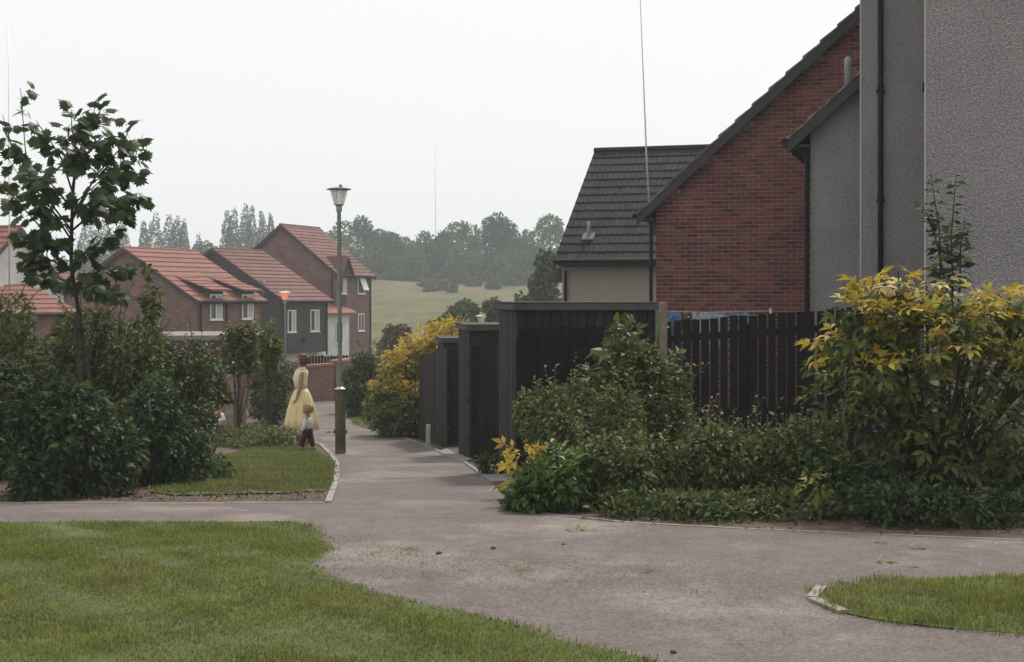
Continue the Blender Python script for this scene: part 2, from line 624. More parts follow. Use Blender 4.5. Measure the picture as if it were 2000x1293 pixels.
def blades(name, poly, n, h, wd, m, label, clip=None, lean=.6):
    poly = np.array(poly)
    x0, y0 = poly.min(0)
    x1, y1 = poly.max(0)
    if clip:
        x0, x1, y0, y1 = max(x0, clip[0]), min(x1, clip[1]), max(y0, clip[2]), min(y1, clip[3])
    x = rng.uniform(x0, x1, n)
    y = rng.uniform(y0, y1, n)
    jx, jy = x + rng.normal(0, .035, n) + .05 * fnoise(x, y, 8.3, 1) + .03 * fnoise(x, y, 23, 6), y + rng.normal(0, .035, n) + .06 * fnoise(x, y, 7.1, 9)
    k = inside(poly, jx, jy)
    # thin out by patches, so that the turf is uneven
    pn = fnoise(x, y, 3.1, 2) + fnoise(x, y, 7.7, 5) * .6
    bare = fnoise(x, y, 1.9, 11) + .7 * fnoise(x, y, 5.2, 4)
    k &= rng.random(n) < np.clip(.85 + .2 * pn - np.clip(bare - .75, 0, 1) * 1.6, .12, 1)
    x, y, pn = x[k], y[k], pn[k]
    n = len(x)
    z = gz(y) + .008
    hh = h * rng.uniform(.45, 1.3, n) * (1 + .35 * pn) * (1 + 1.2 * (rng.random(n) < .012))
    az = rng.uniform(0, 2 * np.pi, n)
    ln = rng.uniform(.2, 1.0, n) * lean
    dx, dy = np.cos(az), np.sin(az)
    p0 = np.stack([x, y, z], 1)
    up = np.stack([dx * ln * .35, dy * ln * .35, np.ones(n)], 1)
    tip = np.stack([dx * ln, dy * ln, 1 - ln * .45], 1)
    sd_ = np.stack([-dy, dx, np.zeros(n)], 1) * (wd * rng.uniform(.7, 1.3, n))[:, None]
    mid = p0 + up * hh[:, None] * .55
    V = np.stack([p0 - sd_, p0 + sd_, mid + sd_ * .8, mid - sd_ * .8, p0 + tip * hh[:, None]], 1).reshape(-1, 3)
    b = np.arange(n)[:, None] * 5
    Fc = np.concatenate([b + np.array([[0, 1, 2, 3]]), b + np.array([[3, 2, 4, 4]])]).astype(np.int32)
    Fq = b + np.array([[0, 1, 2, 3]])
    Ft = b + np.array([[3, 2, 4]])
    me = bpy.data.meshes.new(name)
    me.vertices.add(len(V))
    me.vertices.foreach_set('co', V.astype(np.float32).ravel())
    loops = np.concatenate([Fq.ravel(), Ft.ravel()]).astype(np.int32)
    me.loops.add(len(loops))
    me.loops.foreach_set('vertex_index', loops)
    me.polygons.add(2 * n)
    me.polygons.foreach_set('loop_start', np.concatenate([np.arange(n) * 4, 4 * n + np.arange(n) * 3]).astype(np.int32))
    me.polygons.foreach_set('loop_total', np.concatenate([np.full(n, 4), np.full(n, 3)]).astype(np.int32))
    me.update(calc_edges=True)
    me.materials.append(MATS[m])
    return tag(link(name, me), label, 'grass', kind='stuff')


blades('lawn_grass', lawn_poly, 280000, .027, .0026, 'grass', 'mown green lawn grass in the left foreground', (-4.6, 1.7, 5.6, 10.6))
blades('island_grass', isl_poly, 46000, .042, .0026, 'grass', 'longer grass on the kerbed island at lower right', (1.4, 4.2, 6.2, 8.6))
blades('verge_turf', mid_poly, 60000, .055, .0045, 'verge_grass', 'worn grass verge beside the lamp post path', lean=.9)
blades('patch_turf', far_patch, 16000, .05, .008, 'verge_grass', 'small far grass patch in front of the golden hedge shrub')


def edging(name, pts, step=.9, wd=.055, top=.03, m='concrete', z0=0.):
    root = bpy.data.objects.new(name, None)
    COL.objects.link(root)
    tag(root, kind='structure')
    root.location = (pts[0][0], pts[0][1], float(gz(pts[0][1])))
    P2 = [Vector(p) for p in pts]
    seg = [(P2[i + 1] - P2[i]).length for i in range(len(P2) - 1)]
    tot = sum(seg)

    def at(s):
        for i, L in enumerate(seg):
            if s <= L or i == len(seg) - 1:
                return P2[i].lerp(P2[i + 1], min(1, s / L))
            s -= L
    k = max(1, round(tot / step))
    for i in range(k):
        a, b = at(tot * i / k + .008), at(tot * (i + 1) / k - .008)
        d = (b - a).normalized()
        nrm = Vector((-d.y, d.x)) * wd / 2
        za, zb = float(gz(a.y)), float(gz(b.y))
        jz = random.uniform(-.006, .006)
        V = []
        for p, z in ((a, za), (b, zb)):
            for s in (-1, 1):
                for zz in (-.05, top + jz):
                    V.append((p.x + nrm.x * s - root.location.x, p.y + nrm.y * s - root.location.y, z + zz - root.location.z))
        mb = MB().add(V, [(0, 1, 3, 2), (4, 6, 7, 5), (0, 4, 5, 1), (2, 3, 7, 6), (1, 5, 7, 3), (0, 2, 6, 4)])
        mb.build('kerb_stone', m, root)


edging('bed_edging', [(-6, gd(985) + .03), (X(300, 12.63), gd(984)), G(636, 984)], top=.014, wd=.04)
edging('verge_edging', [G(641, 983), G(657, 940), G(659, 905), G(644, 886), G(624, 868), G(590, 857)], top=.022, wd=.062)
edging('shrub_bed_edging', [G(2000, 1057), G(1600, 1041), G(1300, 1027), G(1140, 1016), G(1050, 1003)], top=.014, wd=.04, m='slab')
edging('shed_side_edging', [G(965, 945), G(909, 905), G(854, 880), G(794, 857), G(744, 844), G(704, 831)], top=.025, m='slab')
edging('island_edging', [G(1606, 1152), G(1572, 1161), G(1590, 1178), G(1614, 1192), G(1650, 1201)], top=.022, wd=.06, step=.35)
edging('island_lower_edging', [G(1860, 1231), G(1925, 1238), G(2010, 1243)], top=.012, wd=.05, step=.5)

for nm, poly in (('entrance_slab', [G(905, 905), G(856, 883), G(872, 878), G(925, 897)]), ('entrance_slab', [G(962, 944), G(938, 925), G(985, 918), G(1010, 940)])):
    sheet(nm, poly, 'slab', .022, skirt=.05)

# ------------------------------------------------------------------ houses
MBX = MB


def roof_side(parent, L, y_e, z_e, y_r, z_r, n, m, vo, part='tile_course', th=.045, name_first=None):
    """tile courses from the eave (y_e,z_e) up to the ridge (y_r,z_r), each a slab of its own."""
    for i in range(n):
        t0, t1 = i / n, min(1.0, (i + 1.18) / n)
        ya, za = y_e + (y_r - y_e) * t0, z_e + (z_r - z_e) * t0
        yb, zb = y_e + (y_r - y_e) * t1, z_e + (z_r - z_e) * t1
        j = random.uniform(-.004, .004)
        poly = [(ya, za + j), (ya, za + th + .022 + j), (yb, zb + .012), (yb, zb - .012)]
        MB().prism(poly, 'x', -vo, L + vo).build(part, m, parent)


def window(parent, x, y, z, wd, h, split=1, face=-1, curtain=False, name='window', proud=.03, opened=False):
    """window in a wall whose outer face is the plane y (facing -y); x,z = lower-left corner"""
    b = .055
    mb = MB()
    y0, y1 = y - proud, y + .02
    mb.box(x, x + wd, y0, y1, z, z + b).box(x, x + wd, y0, y1, z + h - b, z + h)
    mb.box(x, x + b, y0, y1, z + b, z + h - b).box(x + wd - b, x + wd, y0, y1, z + b, z + h - b)
    fr = mb.build(name, 'white_paint', parent)
    for i in range(split):
        xm = x + wd * (i + 1) / (split + 1)
        MB().box(xm - .03, xm + .03, y0 + .004, y1, z + b, z + h - b).build('mullion', 'white_paint', fr)
    MB().box(x + b * .9, x + wd - b * .9, y - .008, y + .01, z + b * .9, z + h - b * .9).build('pane', 'glass', fr)
    if curtain:
        MB().box(x + wd * .55, x + wd - b, y - .014, y - .009, z + b, z + h - b).build('curtain', 'curtain', fr)
    MB().box(x - .06, x + wd + .06, y - proud - .05, y, z - .05, z - .003).build('sill', 'white_paint', fr)
    return fr


def gable_house(name, label, C, base, th, L, W, he, hr, wall, roof, n=12, vo=.2, eo=.3, wall_z0=0., pitch_front=True, gutters=True, ridge_m=None, both=True, group=None, front_tiles=True, cat='house'):
    r = Vector((math.sin(R(th)), math.cos(R(th))))
    root = thing(name, label, cat, (C[0], C[1], base), math.atan2(r.y, r.x), group)
    hw = W / 2
    sl = (hr - he) / hw
    MB().prism([(0, wall_z0), (W, wall_z0), (W, he), (hw, hr), (0, he)], 'x', 0, L).build('wall', wall, root)
    lift = .10
    ze = he - eo * sl + lift
    if front_tiles:
        roof_side(root, L, -eo, ze, hw, hr + lift, n, roof, vo)
    if both:
        roof_side(root, L, W + eo, ze, hw, hr + lift, n, roof, vo)
    MB().tube([(-vo - .01, hw, hr + lift - .01), (L + vo + .01, hw, hr + lift - .01)], .085, 8).build('ridge_tiles', ridge_m or roof, root)
    for xg in (-vo, L + vo - .03):
        for s in (0, 1):
            ya, yb = (-eo, hw) if s == 0 else (W + eo, hw)
            poly = [(ya, ze - .02), (yb, hr + lift - .02), (yb, hr + lift - .22), (ya, ze - .2)]
            MB().prism(poly, 'x', xg, xg + .03).build('bargeboard', 'barge', root)
    for yy, s in ((0, -1), (W, 1)):
        MB().box(-vo + .05, L + vo - .05, min(yy, yy + s * eo * .8), max(yy, yy + s * eo * .8), ze - .1, ze - .06).build('soffit', 'barge', root)
        if gutters:
            MB().tube([(-vo, yy + s * (eo + .03), ze - .02), (L + vo, yy + s * (eo + .03), ze - .02)], .055, 8).build('gutter', 'black_pipe', root)
    return root


def place(px, d):
    return (X(px, d), d)


# --- far red-roofed houses
H1 = gable_house('brick_house', 'brick house with red tiled roof and two dormer windows behind the hedge', place(383, 66), -3.5, 26, 5.0, 8.4, 5.0, 7.4, 'brick_far', 'tile_red', 11)
for i, xx in enumerate((.95, 3.42)):
    window(H1, xx, -.06, 4.08, .9, 1.2, 1, curtain=True)
    dm = MB().box(xx - .12, xx + 1.02, -.04, 1.6, 4.75, 5.42).build('dormer_cheek', 'barge', H1)
    for k in range(5):
        ya, yb = -.42 + k * .48, -.42 + (k + 1.15) * .48
        za, zb = 5.44 + k * .145, 5.44 + (k + 1.15) * .145
        MB().prism([(ya, za), (ya, za + .075), (yb, zb + .03), (yb, zb - .02)], 'x', xx - .3, xx + 1.2).build('dormer_tiles', 'tile_red', dm)
MB().tube([(.25, -.08, 0), (.25, -.08, 4.9)], .045, 6).build('downpipe', 'black_pipe', H1)
MB().tube([(2.2, -.08, 0), (2.2, -.08, 4.9)], .045, 6).build('downpipe', 'black_pipe', H1)

H2 = gable_house('clad_house', 'dark weatherboarded house with maroon tiled roof between two brick houses', place(551, 76), -3.8, 27, 4.2, 9.2, 5.3, 8.0, 'weatherboard', 'tile_maroon', 14, wall_z0=2.4)
mb = MB()
for k in range(19):
    z = 2.4 + k * .15
    mb.prism([(-.03, z), (-.012, z + .15), (0, z + .15), (0, z)], 'x', -.03, 4.23)
tag(mb.build('front_cladding', 'weatherboard', H2), kind='stuff')
mb = MB()
for k in range(36):
    z = 2.4 + k * .15
    a = 0 if z < 5.2 else (z - 5.15) / 2.7 * 4.6
    if 9.2 - 2 * a > .3:
        mb.prism([(-.03, z), (-.012, z + .15), (.0, z + .15), (.0, z)], 'y', a + .02, 9.2 - a - .02)
tag(mb.build('gable_cladding', 'weatherboard', H2), kind='stuff')
MB().box(.2, 4.0, .5, 8.8, 0, 2.39).build('ground_floor_wall', 'render_white', H2)
window(H2, 2.1, .5, .9, 1.0, 1.3, 1)
window(H2, .45, -.03, 3.55, .75, 1.2, 1, curtain=True)
window(H2, 2.55, -.03, 3.55, .85, 1.2, 1, curtain=True)
MB().box(1.75, 1.95, -.2, -.02, 2.95, 3.2).build('wall_lamp', 'black_pipe', H2)
MB().lathe([(.09, 5.5), (.09, 6.3), (.07, 6.35)], 10, (-.02, 1.2, 0.0)).build('flue_pipe', 'grey_plastic', H2, True)
MB().tube([(.1, -.07, 0), (.1, -.07, 5.2)], .045, 6).build('downpipe', 'black_pipe', H2)
MB().tube([(4.1, -.07, 2.2), (4.1, -.07, 5.2)], .045, 6).build('downpipe', 'black_pipe', H2)

H3 = gable_house('brick_house', 'tall three storey brick house with maroon roof at the end of the row', place(656, 87), -4.1, 20, 4.8, 7.5, 7.2, 10.15, 'brick_far', 'tile_maroon', 15)
window(H3, .55, -.03, 5.95, .8, 1.1, 1, curtain=True)
fw = window(H3, 2.95, -.03, 5.95, 1.0, 1.1, 0)
MB().add([(3.1, -.1, 6.98), (3.85, -.1, 6.98), (3.85, -.4, 6.2), (3.1, -.4, 6.2), (3.1, -.06, 6.96), (3.85, -.06, 6.96), (3.85, -.37, 6.18), (3.1, -.37, 6.18)],
         [(0, 1, 2, 3), (7, 6, 5, 4), (0, 4, 5, 1), (1, 5, 6, 2), (2, 6, 7, 3), (3, 7, 4, 0)]).build('open_sash', 'white_paint', fw)
window(H3, 3.0, -.03, 3.6, .85, 1.1, 1)
window(H3, .5, -.03, 2.3, .95, 1.5, 1)
window(H3, 3.2, -.03, .85, .7, .9, 1)
MB().box(.65, 1.35, -.04, .0, 3.95, 5.85).build('spandrel_panel', 'weatherboard', H3)
gb = MB().prism([(.25, 7.1), (1.65, 7.1), (.95, 8.15)], 'y', -.25, 1.2).build('gablet', 'barge', H3)
for s in (-1, 1):
    xa, xb = .95 + s * .9, .95
    MB().prism([(xa, 7.0), (xa, 7.07), (xb, 8.28), (xb, 8.2)], 'y', -.4, 1.6).build('gablet_roof', 'tile_maroon', gb)
MB().tube([(4.7, -.08, 0), (4.7, -.08, 7.1)], .05, 6).build('downpipe', 'black_pipe', H3)
MB().tube([(-.08, .25, 0), (-.08, .25, 7.1)], .05, 6).build('downpipe', 'black_pipe', H3)
ext = MB().box(-2.6, .9, -.45, 2.2, 0, 4.7).build('extension_wall', 'render_white', H3)
MB().prism([(-.9, 4.72), (-.9, 4.8), (1.4, 5.75), (1.4, 5.67)], 'x', -2.8, 1.25).build('extension_roof', 'tile_red', ext)
window(H3, -.95, -.48, 2.9, .9, 1.35, 1)

H0a = gable_house('rendered_house', 'white rendered gable house with red roof behind the maple at far left', place(124, 62), -3.3, -75, 7, 7.0, 5.25, 7.75, 'render_white', 'tile_red', 11, vo=.25)
H0c = gable_house('brick_house', 'red roofed house mostly hidden behind the maple trunk', place(190, 84), -3.9, 20, 5, 7, 4.6, 6.9, 'brick_far', 'tile_red', 11)
e = place(143, 58)
r_ = Vector((math.sin(R(27)), math.cos(R(27))))
H0b = gable_house('brick_house', 'low red tiled roof rising above the hedge at the left edge', (e[0] - r_.x * 6, e[1] - r_.y * 6), -3.2, 27, 6, 8.4, 4.2, 5.9, 'brick_far', 'tile_red', 10)

# --- near right-hand houses
TH = 17
A_ = Vector((math.cos(R(TH)), -math.sin(R(TH))))      # to the right and nearer
B_ = Vector((math.sin(R(TH)), math.cos(R(TH))))       # away


def right_gable(name, label, px, d, W, z_e, slope, base, wall, L=9):
    c = Vector(place(px, d)) + A_ * W
    return gable_house(name, label, (c.x, c.y), base, TH, L, W, z_e - base, z_e - base + slope * W / 2, wall, 'tile_brown', 15, vo=.22, eo=.33, front_tiles=False)


HA = right_gable('brick_house', 'red brick gable house with dark bargeboard behind the washing line', 1282, 26.4, 8.4, 3.36, .9, -1.3, 'mortar')
HB = right_gable('rendered_house', 'grey pebbledash gable house with vent pipe right of the brick gable', 1583, 21.5, 8.4, 4.2, .9, -1.0, 'render_grey', 6)
# loose bricks of the visible gable: the 300 that show largest are parts, the rest one stuff part
bl, bh, gap = .21, .0595, .015
bmesh_one = MB().box(-.016, .012, 0, bl, 0, bh).mesh('brick', 'brick')
half_one = MB().box(-.016, .012, 0, .1025, 0, bh).mesh('brick', 'brick')
rest = MB()
cnt = 0
for row in range(110):
    z = row * .075
    if z < .3 or z > 8.4:
        continue
    off = 0 if row % 2 else .1125
    y = 8.4 - off
    first = True
    if off:
        spans = [(8.4 - .1025, 8.4)]
    else:
        spans = []
    while y > 4.6:
        spans.append((y - bl, y))
        y -= bl + gap
    for a, b in spans:
        top = 4.66 + .9 * (8.4 - b)                  # height of the gable at the brick's outer end
        if z + bh > top + .05:
            continue
        vis = 2.72 < z < 4.6 and a > 5.3
        jz = random.uniform(-.004, .0)
        if vis and cnt < 300:
            o = link('brick', bmesh_one if b - a > .2 else half_one, HA)
            o.location = (jz, a, z)
            cnt += 1
        else:
            rest.box(-.016 + jz, .012, a, b, z, z + bh)
tag(rest.build('brickwork', 'brick', HA), kind='stuff')
MB().tube([(-.1, 8.48, 0), (-.1, 8.48, 4.3), (-.02, 8.72, 4.5)], .035, 6).build('downpipe', 'black_pipe', HA)
ug = MB().lathe([(.055, 0), (.055, .48), (.06, .49), (.06, .55), (.045, .6), (.02, .62)], 12, (.5, 8.4 - .52, 5.72)).build('vent_pipe', 'grey_plastic', HB, True)
MB().lathe([(.066, .0), (.066, .06)], 12, (.5, 8.4 - .52, 5.77)).build('pipe_collar', 'grey_plastic', ug)
MB().tube([(-.06, 8.45, 0), (-.06, 8.45, 4.85), (-.03, 8.55, 4.95), (-.02, 8.74, 5.02)], .04, 8).build('downpipe', 'black_pipe', HB)

# the two nearest rendered walls, full height and going on beyond the frame
hc = thing('rendered_house', 'grey pebbledash house wall with a tall black downpipe', 'house', (*place(1680, 20.3), -.8), -R(TH))
MB().box(0, 6, 0, 8, 0, 9).build('wall', 'render_grey', hc)
MB().box(-.004, .016, -.006, .016, 0, 9).build('corner_bead', 'bead', hc)
pp = MB().tube([(.285, -.06, .1), (.285, -.06, 8.8)], .038, 10).build('downpipe', 'black_pipe', hc, True)
for zz in (1.2, 3.8, 5.35):
    MB().box(.225, .345, -.075, .0, zz, zz + .03).build('pipe_bracket', 'black_pipe', pp)
    MB().tube([(.285, -.06, zz + .03), (.285, -.06, zz + .1)], .046, 10).build('pipe_socket', 'black_pipe', pp)
MB().prism([(-.5, 8.9), (4, 12.4), (4, 12.5), (-.5, 9.05)], 'x', -.2, 6.2).build('roof', 'tile_brown', hc)
MB().prism([(8.5, 8.9), (4, 12.4), (4, 12.5), (8.5, 9.05)], 'x', -.2, 6.2).build('roof', 'tile_brown', hc)
hd = thing('rendered_house', 'coarse grey pebbledash wall behind the golden shrub at the right edge', 'house', (*place(1806, 18.0), -.7), -R(TH))
MB().box(0, 7, 0, 2.2, 0, 8.4).build('wall', 'render_coarse', hd)
MB().box(-.003, .012, -.005, .012, 0, 8.4).build('corner_bead', 'bead', hd)
MB().prism([(-.5, 8.42), (2.6, 9.3), (2.6, 9.4), (-.5, 8.55)], 'x', -.3, 7.2).build('roof', 'tile_brown', hd)
MB().box(-.03, .0, .35, .45, 5.0, 5.12).build('overflow_pipe', 'black_pipe', hd)

# dark tiled house beyond the sheds
HE = gable_house('rendered_house', 'beige rendered house with steep dark tiled roof behind the sheds', (X(1098, 35), 35), -1.6, 107, 9, 7.9, 4.26, 7.15, 'render_beige', 'tile_black', 14, vo=.14, eo=.3, front_tiles=False, ridge_m='tile_black')
slope = (7.15 - 4.26) / 3.95
ang = math.atan(slope)
V, Fc = [], []
nseg = 8
for i in range(nseg + 1):
    u = i / nseg
    x = u * .305
    zz = .018 * abs(math.sin(u * 2 * math.pi)) ** .7
    V += [(x, 0, zz + .018), (x, 0, zz + .004), (x, .42, zz + .004)]
for i in range(nseg):
    a = i * 3
    Fc += [(a, a + 3, a + 5, a + 2), (a + 1, a + 4, a + 3, a)]
tile_me = mesh('tile', V, Fc, 'tile_black')
MB().prism([(-.3, 4.26 - .3 * slope + .06), (3.95, 7.15 + .06), (3.95, 7.15 + .02), (-.3, 4.26 - .3 * slope + .02)], 'x', -.13, 9.1).build('roof_underlay', 'barge', HE)
rest = MB()
ny = 14
Ls = math.hypot(4.25, 4.25 * slope)
for j in range(ny):
    s = j * Ls / ny
    y, z = -.3 + s * math.cos(ang), 4.26 - .3 * slope + s * math.sin(ang) + .075
    for i in range(30):
        x = -.14 + i * .3
        if i < 17:
            o = link('roof_tile', tile_me, HE)
            o.location = (x, y, z + random.uniform(-.003, .003))
            o.rotation_euler = (ang - .03, 0, random.uniform(-.006, .006))
        else:
            M = Matrix.Translation((x, y, z)) @ Matrix.Rotation(ang - .03, 4, 'X')
            rest.add([M @ Vector(v) for v in V], Fc)
tag(rest.build('roof_tiles', 'tile_black', HE), kind='stuff')
MB().box(.0, 8.9, -.36, -.3, 3.98, 4.1).build('eave_gutter', 'black_pipe', HE)
fl = MB().lathe([(.045, 0), (.045, .36), (.034, .4)], 12, (.55, .5, 4.72)).build('roof_vent', 'grey_plastic', HE, True)
MB().prism([(.36, 4.66), (.36, 4.69), (.58, 4.85), (.58, 4.82)], 'x', .4, .7).build('flashing', 'lamp_cap_dark', fl)
MB().prism([(.6, 3.62), (1.6, 3.62), (1.1, 4.0)], 'x', -.55, .0).build('porch_hood', 'tile_black', HE)
MB().tube([(.1, -.07, 0), (.1, -.07, 3.9)], .04, 8).build('downpipe', 'black_pipe', HE)


# ------------------------------------------------------------------ sheds, gates, fences
SH = 7
SP = Vector((-math.sin(R(SH)), math.cos(R(SH))))
SU = Vector((math.cos(R(SH)), math.sin(R(SH))))


def board_shed(label, px, d, top, wd, dep):
    base = float(gz(d + dep)) - .05
    h = top - base
    t = thing('timber_shed', label, 'shed', (*place(px, d), base), R(SH), 'dark timber sheds along the path')
    MB().box(.03, wd - .03, .03, dep - .03, 0, h - .1).build('carcass', 'dark_wood', t)
    nb = round(wd / .105)
    for i in range(nb):
        x0, x1 = wd * i / nb, wd * (i + 1) / nb
        j = random.uniform(-.006, .006)
        MB().box(x0 + .004, x1 - .004, .005 + j, .026, random.uniform(0, .02), h - .1).build('board', 'shed_wood', t)
    nb = round(dep / .105)
    for i in range(nb):
        y0, y1 = dep * i / nb, dep * (i + 1) / nb
        j = random.uniform(-.006, .006)
        MB().box(.005 + j, .026, y0 + .004, y1 - .004, random.uniform(0, .02), h - .1).build('board', 'shed_wood', t)
    rf = MB().box(-.05, wd + .04, -.06, dep + .06, h - .1, h - .012).build('roof_fascia', 'felt', t)
    bevel(rf, .008)
    MB().box(-.056, wd + .046, -.066, dep + .066, h - .011, h).build('roof_felt', 'felt', rf)
    return t


sh1 = board_shed('largest dark timber shed with flat felt roof, nearest along the path', 1009, 16.7, 1.59, 1.67, 1.9)
sh2 = board_shed('middle dark timber shed with open gate leaning at its front', 915, 22.3, 1.22, 1.7, 1.9)
sh3 = board_shed('farthest small dark timber shed beside the golden shrub', 866, 27.4, .86, 1.7, 1.6)


def gate(label, a, b, za, zb, base_a, base_b, n, name='garden_gate', cat='gate', gapf=.004, m='shed_wood', th=.024):
    """a row of upright boards from a to b (world xy) with a straight sloping top"""
    a, b = Vector(a), Vector(b)
    d = b - a
    L = d.length
    t = thing(name, label, cat, (a.x, a.y, base_a), math.atan2(d.y, d.x))
    for i in range(n):
        u0, u1 = i / n, (i + 1) / n
        um = (u0 + u1) / 2
        j = random.uniform(-.005, .005)
        z1 = za + (zb - za) * um - base_a
        z0 = base_a + (base_b - base_a) * um - base_a
        MB().box(u0 * L + gapf, u1 * L - gapf, -th / 2 + j, th / 2 + j, z0 + .03, z1).build('board', m, t)
    for f in (.15, .5, .82):
        V = []
        for u in (.01, .99):
            z = base_a * 0 + (base_b - base_a) * u + f * ((za + (zb - za) * u) - (base_a + (base_b - base_a) * u))
            for yy in (th / 2 + .006, th / 2 + .045):
                for zz in (0, .08):
                    V.append((u * L, yy, z + zz))
        MB().add(V, [(0, 1, 3, 2), (4, 6, 7, 5), (0, 4, 5, 1), (2, 3, 7, 6), (1, 5, 7, 3), (0, 2, 6, 4)]).build('rail', m, t)
    return t


g1a = (X(918, 22.1), 22.1)
g1b = (X(964, 22.75), 22.75)
gate('dark board gate standing ajar between the two nearer sheds', g1a, g1b, Z(677, 22.1), Z(664, 22.75), float(gz(22.1)), float(gz(22.75)), 6)
g2a = (X(820, 27.9), 27.9)
g2b = (X(851, 26.9), 26.9)
g2c = (X(874, 25.6), 25.6)
gate('dark board fence panel between the farthest shed and golden shrub', g2a, g2b, Z(692, 27.9), Z(687, 26.9), float(gz(27.9)), float(gz(26.9)), 9, 'board_fence', 'fence')
gate('ribbed dark board gate beside the small grey marker post', g2b, g2c, Z(687, 26.9), Z(682, 25.6), float(gz(26.9)), float(gz(25.6)), 11)
g3a = (X(885, 24.4), 24.4)
gate('dark board screen in the shadowed gap before the farthest shed', (X(876, 26.2), 26.2), (X(905, 26.6), 26.6), Z(682, 26.2), Z(680, 26.6), float(gz(26.2)), float(gz(26.6)), 5, 'board_fence', 'fence')


def picket_fence(name, label, a, b, top_a, top_b, h, n, wd, rails, posts=(0., .35, .68, 1.), m='dark_wood'):
    a, b = Vector(a), Vector(b)
    d = b - a
    L = d.length
    t = thing(name, label, 'fence', (a.x, a.y, top_a - h), math.atan2(d.y, d.x))
    sh = top_b - top_a
    for i in range(n):
        u = (i + .5) / n
        j = random.uniform(-.012, .012)
        wj = wd * random.uniform(.96, 1.16)
        o = MB().box(u * L - wj / 2, u * L + wj / 2, -.018, 0, sh * u + random.uniform(-.02, .02), h + sh * u + j).build('picket', m, t)
        o.rotation_euler = (0, random.uniform(-.004, .004), 0)
    for f in rails:
        V = []
        for u in (0, 1):
            for yy in (.003, .045):
                for zz in (-.05, .05):
                    V.append((u * L, yy, f + zz + sh * u))
        MB().add(V, [(0, 1, 3, 2), (4, 6, 7, 5), (0, 4, 5, 1), (2, 3, 7, 6), (1, 5, 7, 3), (0, 2, 6, 4)]).build('rail', m, t)
    for u in posts:
        MB().box(u * L - .045, u * L + .045, .048, .13, sh * u - .1, h + sh * u - .12).build('post', m, t)
    return t


fa = Vector((X(1296, 20.5), 20.5))
fb = fa + A_ * 3.5
picket_fence('picket_fence', 'long dark picket fence between the brick gable and the golden shrub', fa, fb, 1.30, 1.56, 1.98, 26, .102, (.28, .62, 1.72))
fc_ = Vector(place(1012, 16.5))
picket_fence('picket_fence', 'dark picket panel fixed across the front of the nearest shed', fc_, fc_ + SU * 1.5, 1.29, 1.31, 1.75, 13, .095, (.3, 1.3), posts=(0.02, .98))

# weathered stakes
sx, sy = X(1295, 14.75), 14.75
st = thing('timber_stake', 'pale weathered timber stake standing in the shrub bed by the fence', 'stake', (sx, sy, float(gz(sy)) - .05))
o = MB().box(-.041, .041, -.035, .035, 0, Z(590, 14.75) - float(gz(sy)) + .05).build('post', 'stake_timber', st)
bevel(o, .012, 2)
MB().box(-.044, .044, -.06, -.037, .9, .98).build('tie_block', 'bark', st)

# washing line behind the fence
wl = thing('washing_line', 'thin washing line strung behind the picket fence', 'washing line', (X(1270, 22.6), 22.6, -.9), math.atan2(-.06, 1))
Zl = Z(609, 22.6) + .9
MB().tube([(0, 0, Zl + .02), (.9, 0, Zl - .01), (1.9, 0, Zl + .02)], .004, 5).build('line', 'white_paint', wl)
for x in (0, 1.9):
    MB().tube([(x, 0, 0), (x, 0, Zl + .06)], .025, 8).build('line_post', 'galvanised', wl)


def garment(label, px0, px1, hang, m, cat='laundry'):
    d = 22.6 - .06 * (px0 - 1270) / 123
    x0, x1 = X(px0, d), X(px1, d)
    zt = Z(610, d)
    n = 9
    V, Fc = [], []
    for j in range(5):
        for i in range(n):
            u = i / (n - 1)
            sx = x0 + (x1 - x0) * u
            V.append((sx, d - .012 + .035 * math.sin(u * 11 + j) * (j / 4) + .004 * (i % 2), zt - hang * j / 4 * (1 - .25 * abs(u - .5)) + .01 * math.sin(u * 9)))
    for j in range(4):
        for i in range(n - 1):
            a = j * n + i
            Fc.append((a, a + 1, a + n + 1, a + n))
    o = link('hanging_garment', mesh('garment', V, Fc, m, True))
    s = o.modifiers.new('thick', 'SOLIDIFY')
    s.thickness = .006
    pg = MB()
    for u in (.15, .85):
        xx = x0 + (x1 - x0) * u
        pg.box(xx - .006, xx + .006, d - .03, d + .004, zt - .03, zt + .03)
    tag(o, label, cat, 'washing on the line')
    pg.build('peg', 'pale_timber', o)


garment('green cloth hanging on the washing line beside the shed', 1283, 1290, .5, 'cloth_green')
garment('blue patterned garment hanging on the line right of the stake', 1305, 1330, .6, 'cloth_blue')
garment('black and gold garment hanging on the washing line', 1331, 1350, .5, 'cloth_black')
garment('grey and white patterned sheet, widest on the washing line', 1352, 1420, .7, 'cloth_white')
garment('blue and white cloth at the right end of the line', 1425, 1465, .45, 'cloth_blue')

# small grey marker post by the gate
mp = thing('marker_post', 'short grey marker post at the path edge by the dark gate', 'post', (X(837, 26.0), 26.0, float(gz(26)) - .02))
bevel(MB().box(-.045, .045, -.04, .04, 0, .44).build('shaft', 'lamp_pole', mp), .02, 2)
MB().box(-.06, .0, -.07, -.035, 0, .12).build('foot', 'lamp_pole', mp)


